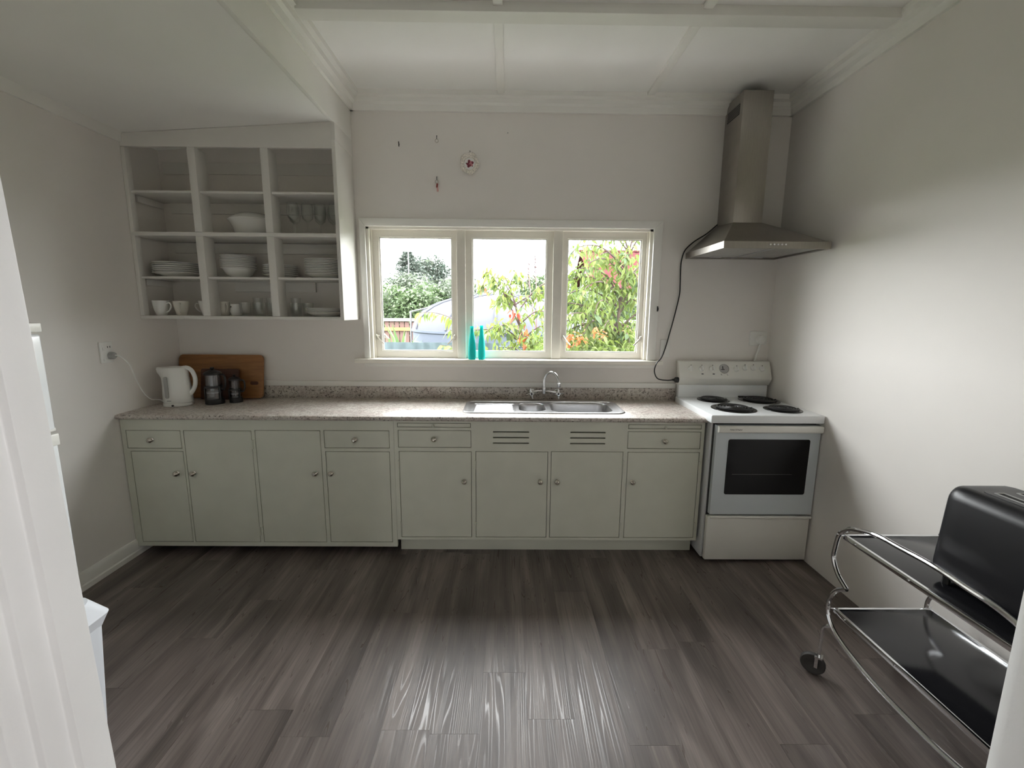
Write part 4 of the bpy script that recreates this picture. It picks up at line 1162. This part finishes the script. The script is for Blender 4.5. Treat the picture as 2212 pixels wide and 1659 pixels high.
mb_ = []
tkm = [(2.60, 2.2, GZ), (2.56, 2.2, .5), (2.53, 2.2, 1.0), (2.46, 2.2, 1.33), (2.40, 2.2, 1.60), (2.33, 2.2, 1.80), (2.27, 2.2, 1.93)]
for p0, e_ in (((2.46, 2.2, 1.33), (2.10, 2.1, 1.95)), ((2.40, 2.2, 1.58), (2.04, 2.25, 1.84)), ((2.36, 2.2, 1.7), (2.16, 2.1, 1.90)), ((2.33, 2.2, 1.8), (2.42, 2.1, 1.93)), ((2.50, 2.2, 1.15), (1.92, 2.1, 1.30)), ((2.5, 2.2, 1.15), (2.12, 2.0, 1.33)),
               ((2.48, 2.2, 1.25), (2.24, 1.95, 1.36)), ((2.45, 2.2, 1.36), (2.75, 2.1, 1.52)), ((2.5, 2.2, 1.2), (2.82, 2.0, 1.35)), ((2.52, 2.2, 1.0), (2.70, 1.9, 1.16)), ((2.52, 2.2, .95), (2.30, 1.9, 1.10)), ((2.52, 2.2, .95), (2.10, 1.9, 1.06)), ((2.42, 2.2, 1.5), (2.78, 2.1, 1.86)), ((2.40, 2.2, 1.6), (2.80, 2.2, 1.72)), ((2.38, 2.2, 1.62), (2.22, 2.15, 1.68)), ((2.5, 2.2, 1.1), (2.55, 1.9, 1.22))):
    p0 = Vector(p0); e_ = Vector(e_)
    mb_.append([p0, p0.lerp(e_, .55) + Vector((0, 0, .06)), e_, e_ + (e_ - p0) * .12 + Vector((0, 0, -.08))])
mt = tree('cherry_tree', (2.60, 2.2, GZ), 'leaning sapling with red tipped leaves outside the middle pane', tkm, mb_, 250, 420, ['leaf_lime', 'leaf_green', 'leaf_deep'], bark='bark_pink', tr_=.022, seed=9)
random.seed(21)
for c_, n_, m_ in (((2.37, 2.08, 1.50), 9, 'leaf_red'), ((2.52, 2.05, 1.33), 6, 'leaf_orange'), ((2.03, 2.15, 1.80), 3, 'leaf_orange'), ((2.86, 2.0, 1.9), 4, 'leaf_red'), ((2.5, 1.95, 1.2), 7, 'leaf_orange')):
    for _ in range(n_):
        place_leaf(mt, (c_[0] + random.gauss(0, .035), c_[1] + random.gauss(0, .03), c_[2] + random.gauss(0, .045)), random.uniform(0, 6.28), R(random.uniform(-80, -20)), random.uniform(-.6, .6), random.uniform(.7, 1.0), m_)

ls = tree('cherry_sapling', (1.95, 1.55, GZ), 'slender drooping sapling branch across the left window pane', [(1.95, 1.55, GZ), (1.96, 1.55, .6), (1.93, 1.55, 1.22), (1.88, 1.52, 1.34)],
          [[(1.90, 1.53, 1.30), (1.74, 1.5, 1.44), (1.56, 1.5, 1.50), (1.40, 1.5, 1.50)], [(1.93, 1.55, 1.2), (1.78, 1.5, 1.16), (1.62, 1.45, 1.17)], [(1.93, 1.55, 1.2), (1.84, 1.48, 1.30), (1.72, 1.4, 1.33)], [(1.93, 1.55, 1.1), (1.70, 1.4, 1.10), (1.46, 1.35, 1.10)]],
          58, 0, ['leaf_lime', 'leaf_green'], tr_=.014, seed=13)

# low shrub with orange leaves under the right pane
random.seed(31)
sb = thing('garden_shrub', (3.25, 1.25, GZ), 'low bushy shrub with orange flowers below the right pane', 'shrub')
for k in range(7):
    x = 2.85 + k * .14
    MB().tube(crom([(3.25, 1.3, GZ), (x * .6 + 3.25 * .4, 1.3, .3), (x, 1.25 + .1 * math.sin(k), 1.12)], 5), [.010] * 11, 6).build('stem', 'bark', sb)
st_ = Stuff()
for _ in range(2600):
    st_.leaf((random.uniform(2.6, 4.0), random.uniform(1.0, 2.6), 1.23 - abs(random.gauss(0, .28)) + random.gauss(0, .02)), random.uniform(0, 6.28), R(random.uniform(-70, 20)), random.uniform(.07, .12), random.uniform(.03, .05))
st_.build('foliage', 'leaf_green', sb)
for c_, n_ in (((2.95, 1.15, 1.29), 26), ((3.02, 1.15, 1.24), 18), ((3.17, 1.15, 1.34), 14), ((2.87, 1.1, 1.21), 14), ((3.24, 1.2, 1.30), 8), ((2.86, 1.2, 1.46), 4)):
    for _ in range(n_):
        place_leaf(sb, (c_[0] + random.gauss(0, .028), c_[1] + random.gauss(0, .03), c_[2] + random.gauss(0, .028)), random.uniform(0, 6.28), R(random.uniform(-60, 30)), random.uniform(-.8, .8), random.uniform(.4, .65), 'leaf_orange')
    
# corrugated low screen
scn = MB(); n = 90
vs = []; fs = []
for i in range(n + 1):
    x = -.2 + 2.4 * i / n; y = 2.75 + .012 * math.sin(i * 2 * math.pi / 6)
    vs += [(x, y, GZ), (x, y, 1.105), (x, y + .004, GZ), (x, y + .004, 1.105)]
for i in range(n):
    a_ = i * 4
    fs += [(a_, a_ + 4, a_ + 5, a_ + 1), (a_ + 2, a_ + 3, a_ + 7, a_ + 6), (a_ + 1, a_ + 5, a_ + 7, a_ + 3)]
tag(scn.add(vs, fs).build('corrugated_screen', 'teal_sheet'), 'low blue grey corrugated screen outside the left pane', 'screen')

# water tank
tk = thing('water_tank', (2.10, 6.15, GZ), 'large grey round water tank with pale domed lid', 'water tank')
TR = 1.72
MB().lathe([(0, GZ), (TR, GZ), (TR, .2), (TR + .02, .22), (TR, .24), (TR, .9), (TR + .02, .92), (TR, .94), (TR, 1.10), (TR + .03, 1.12), (TR + .03, 1.16), (TR - .02, 1.18)], (2.10, 6.15, 0), 64).build('wall', 'tank_grey', tk)
dm = [(TR + .02, 1.165)] + [(TR * math.cos(a) ** .9 if a < 1.55 else .18, 1.18 + .66 * math.sin(a)) for a in [R(x) for x in (8, 18, 28, 38, 48, 58, 68, 78, 84)]] + [(.18, 1.845), (0, 1.85)]
MB().lathe(dm, (2.10, 6.15, 0), 64).build('dome', 'tank_top', tk, angle=50)
for k in range(12):
    a = k * math.pi / 6
    pts = [(2.10 + (r + .004) * math.cos(a), 6.15 + (r + .004) * math.sin(a), z + .012) for r, z in dm[:-2]]
    MB().tube(pts, .022, 6).build('dome_rib', 'tank_top', tk)
MB().box(1.06, 1.20, 5.78, 5.92, 1.52, 1.70).build('inlet_box', 'tank_top', tk, bevel=.01)
MB().lathe([(0, 1.45), (.11, 1.45), (.11, 1.74), (0, 1.74)], (1.36, 5.9, 0), 18).build('inlet_neck', 'tank_grey', tk)
pp = thing('inlet_pipe', (.3, 5.8, 1.5), 'thin pale pipe running to the water tank inlet', 'pipe')
MB().tube([(.36, 5.85, 1.495), (.47, 5.85, 1.52), (1.07, 5.85, 1.66)], .014, 8).build('tube', 'pole_grey', pp)
MB().tube([(.37, 5.85, GZ), (.37, 5.85, 1.50)], .018, 8).build('post', 'pole_grey', pp)

# fence with single pickets
fn = thing('paling_fence', (1.0, 8, GZ), 'brown timber paling fence behind the water tank', 'fence')
random.seed(4)
x = -3.0
pm_ = BOX(0, .105, 0, .018, 0, 1.0).mesh('picket_mesh', smooth=False); pm_.materials.append(MATS['fence_brown'])
while x < 6.0:
    o = link('picket', pm_, 'fence_brown', fn); o.location += Vector((x, 8 + random.uniform(0, .012), GZ)); o.scale = (1, 1, 1.80 + random.uniform(-.015, .01))
    x += .125
BOX(-3.0, 6.0, 7.95, 8.0, 1.02, 1.10).build('rail', 'fence_rail', fn)
BOX(-3.0, 6.0, 7.95, 8.0, -.2, -.12).build('rail', 'fence_rail', fn)
BOX(-3.02, 6.02, 7.94, 8.06, 1.255, 1.325).build('capping', 'fence_cap', fn)

def bush(name, c, r, n, mat, label, group, ls_=.14, seed=0, cat='shrub'):
    random.seed(seed)
    t_ = thing(name, (c[0], c[1], GZ), label, cat, group)
    MB().tube([(c[0], c[1], GZ), (c[0], c[1], c[2])], .08, 8).build('stem', 'bark', t_)
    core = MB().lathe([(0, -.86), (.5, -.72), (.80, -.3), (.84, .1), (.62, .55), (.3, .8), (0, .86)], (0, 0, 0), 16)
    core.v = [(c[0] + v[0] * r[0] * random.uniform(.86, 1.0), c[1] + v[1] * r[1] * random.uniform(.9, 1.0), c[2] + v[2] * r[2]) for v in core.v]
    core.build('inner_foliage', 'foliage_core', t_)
    s_ = Stuff()
    lumps = [Vector((random.gauss(0, 1), random.gauss(0, 1), random.gauss(0, 1))).normalized() for _ in range(22)]
    for _ in range(n):
        d = (random.choice(lumps) + Vector((random.gauss(0, .28), random.gauss(0, .28), random.gauss(0, .28)))).normalized()
        if d.y > .5: d.y = -d.y
        k = random.uniform(.84, 1.06)
        s_.leaf((c[0] + d.x * r[0] * k, c[1] + d.y * r[1] * k, c[2] + d.z * r[2] * k), random.uniform(0, 6.28), R(random.uniform(-50, 60)), ls_ * random.uniform(.7, 1.3), ls_ * .55)
    s_.build('foliage', mat, t_)
G_ = 'garden shrubs beyond the fence'
bush('hedge_shrub', (-1.35, 10.5, 1.1), (1.1, .9, 1.15), 2600, 'hedge_leaf', 'bright green bush behind the fence at the left pane edge', G_, seed=1)
bush('hedge_shrub', (-.15, 10.0, 1.15), (.95, .8, 1.1), 2600, 'hedge_leaf', 'light green bush behind the fence in the middle of the left pane', G_, seed=2)
bush('hedge_shrub', (.75, 10.8, 1.4), (1.05, .9, 1.12), 2600, 'hedge_grey', 'grey green bush behind the water tank beside the mullion', G_, seed=3)
bush('hedge_shrub', (-.95, 12.5, 1.75), (1.2, 1, 1.0), 2200, 'hedge_grey', 'pale grey green bush rising behind the bright bushes', G_, seed=4)
bush('hedge_shrub', (1.9, 11.5, 1.25), (1.1, .9, .95), 1800, 'hedge_grey', 'dull bush just above the tank dome, middle pane left', G_, seed=5)
bush('hedge_shrub', (3.6, 11.5, 1.55), (1.2, .9, 1.1), 2200, 'hedge_leaf', 'green bush above the tank dome, middle pane right', G_, seed=6)
bush('hedge_shrub', (5.6, 11.5, 1.2), (1.4, .9, 1.2), 1800, 'hedge_leaf', 'green bush behind the cherry tree, below the red roof', G_, seed=8)
bush('hedge_shrub', (-3.0, 11.5, 1.2), (1.2, .9, 1.1), 900, 'hedge_leaf', 'green bush furthest left behind the fence', G_, seed=9)
bush('broad_tree', (-2.75, 24.8, 2.9), (1.65, 1.1, 2.0), 3600, 'conifer_leaf', 'dull brown green tree against the sky right of the conifer', None, .22, 7, 'tree')

# conifer
random.seed(17)
cf = thing('conifer_tree', (-3.2, 22, GZ), 'tall pointed conifer against the white sky', 'tree')
MB().tube([(-3.2, 22, GZ), (-3.2, 22, 4.4)], [.16, .03], 8).build('trunk', 'bark', cf)
s_ = Stuff()
for k in range(20):
    z = 4.55 - k * .16; rr = .14 + k * .115
    for j in range(20):
        a = random.uniform(0, 6.28)
        for q_ in range(9):
            t_ = (q_ + 1) / 9
            p = Vector((-3.2 + rr * t_ * math.cos(a), 22 + rr * t_ * math.sin(a), z + .12 * t_ - .05 + random.gauss(0, .03)))
            for sgn in (-1, 1):
                s_.leaf(p, a - math.pi / 2 + sgn * .6, R(random.uniform(-10, 40)), .20, .07)
s_.build('foliage', 'conifer_leaf', cf)
tag(MB().tube([(-2.40, 18.5, GZ), (-2.40, 18.5, 4.30)], .024, 8).lathe([(0, 4.30), (.04, 4.30), (.026, 4.34), (0, 4.36)], (-2.40, 18.5, 0), 10).build('mast_pole', 'pole_grey'), 'thin pale mast in front of the conifer', 'pole')

# flax flower stalks
fx = thing('flax_plant', (2.76, 3.6, GZ), 'flax with two dark flower stalks against the sky', 'plant')
for x, zt, b_ in ((2.735, 2.42, .02), (2.635, 2.30, -.06)):
    p = crom([(2.76, 3.6, GZ), (2.76, 3.7, 1.0), (x + .02, 3.98, 1.9), (x, 4.05, zt)], 6)
    so_ = MB().tube(p, [.014 - .0005 * i for i in range(len(p))], 7).build('flower_stalk', 'bark_pink', fx)
    s_ = Stuff(); random.seed(int(x * 100))
    for k in range(70):
        t_ = random.uniform(0, .42)
        s_.leaf((x + .012 * t_, 4.05, zt - t_), random.uniform(0, 6.28), R(random.uniform(10, 70)), .05, .022)
    s_.build('flowers', 'flower_brown', so_)
for k in range(16):
    a = k * .4; L_ = 1.5 + .3 * math.sin(k * 3)
    d = Vector((math.cos(a), math.sin(a), 0)); w_ = d.cross(Vector((0, 0, 1))) * .03
    b0 = Vector((2.76, 3.6, GZ)); m0 = b0 + d * .2 + Vector((0, 0, L_)); e0 = b0 + d * .45 + Vector((0, 0, L_ * .95))
    th = Vector((0, 0, .004))
    vs = [b0 - w_, b0 + w_, m0 - w_, m0 + w_, e0]
    MB().add(vs, [(0, 1, 3, 2), (2, 3, 4)]).build('blade', 'leaf_deep', fx)
# spiky plant by the fence
fx = thing('flax_plant', (.45, 4.6, GZ), 'spiky green flax growing left of the water tank', 'plant')
for k in range(26):
    a = k * 2.4; L_ = 1.25 + .35 * math.sin(k * 5.1); sp_ = .25 + .25 * ((k * 7) % 5) / 5
    d = Vector((math.cos(a), math.sin(a), 0)); w_ = d.cross(Vector((0, 0, 1))) * .03
    b0 = Vector((.45, 4.6, GZ)); m0 = b0 + d * sp_ * .6 + Vector((0, 0, L_)); e0 = b0 + d * sp_ * 1.5 + Vector((0, 0, L_ * 1.2))
    MB().add([b0 - w_, b0 + w_, m0 - w_, m0 + w_, e0], [(0, 1, 3, 2), (2, 3, 4)]).build('blade', 'leaf_deep', fx)

# neighbour's house
hs = thing('house', (7.5, 15, GZ), 'cream house with red corrugated roof behind the cherry tree', 'house')
BOX(5.9, 12, 14.5, 20, GZ, 2.3).build('wall', 'house_cream', hs)
def roof(y0, z0, y1, z1, x0, x1, name):
    vs = []; fs = []; n = 120
    for i in range(n + 1):
        x = x0 + (x1 - x0) * i / n; b_ = .018 * math.sin(i * 2 * math.pi / 5)
        for dz in (0, -.03):
            vs += [(x, y0, z0 + b_ + dz), (x - .0, y1, z1 + b_ + dz)]
    for i in range(n):
        a_ = i * 4
        fs += [(a_, a_ + 4, a_ + 5, a_ + 1), (a_ + 2, a_ + 3, a_ + 7, a_ + 6), (a_, a_ + 2, a_ + 6, a_ + 4)]
    return MB().add(vs, fs).build(name, 'roof_red', hs)
roof(14.2, 2.35, 17.2, 4.15, 5.5, 12.3, 'roof_slope')
roof(20.2, 2.35, 17.2, 4.15, 5.5, 12.3, 'roof_slope')
MB().tube([(5.45, 17.2, 4.18), (12.3, 17.2, 4.18)], .06, 8).build('ridge_cap', 'roof_red', hs)
MB().prism([(14.5, 2.3), (20, 2.3), (17.2, 4.1)], 5.85, 5.95, 'x').build('gable', 'house_cream', hs)
MB().tube([(5.5, 14.15, 2.30), (12.3, 14.15, 2.30)], .06, 8).build('gutter', 'house_cream', hs)
for x in (6.6, 8.4):
    f = BOX(x, x + .9, 14.46, 14.5, .7, 1.8).build('window', 'trim_white', hs)
    BOX(x + .06, x + .84, 14.45, 14.465, .76, 1.74).build('pane', 'oven_glass', f)
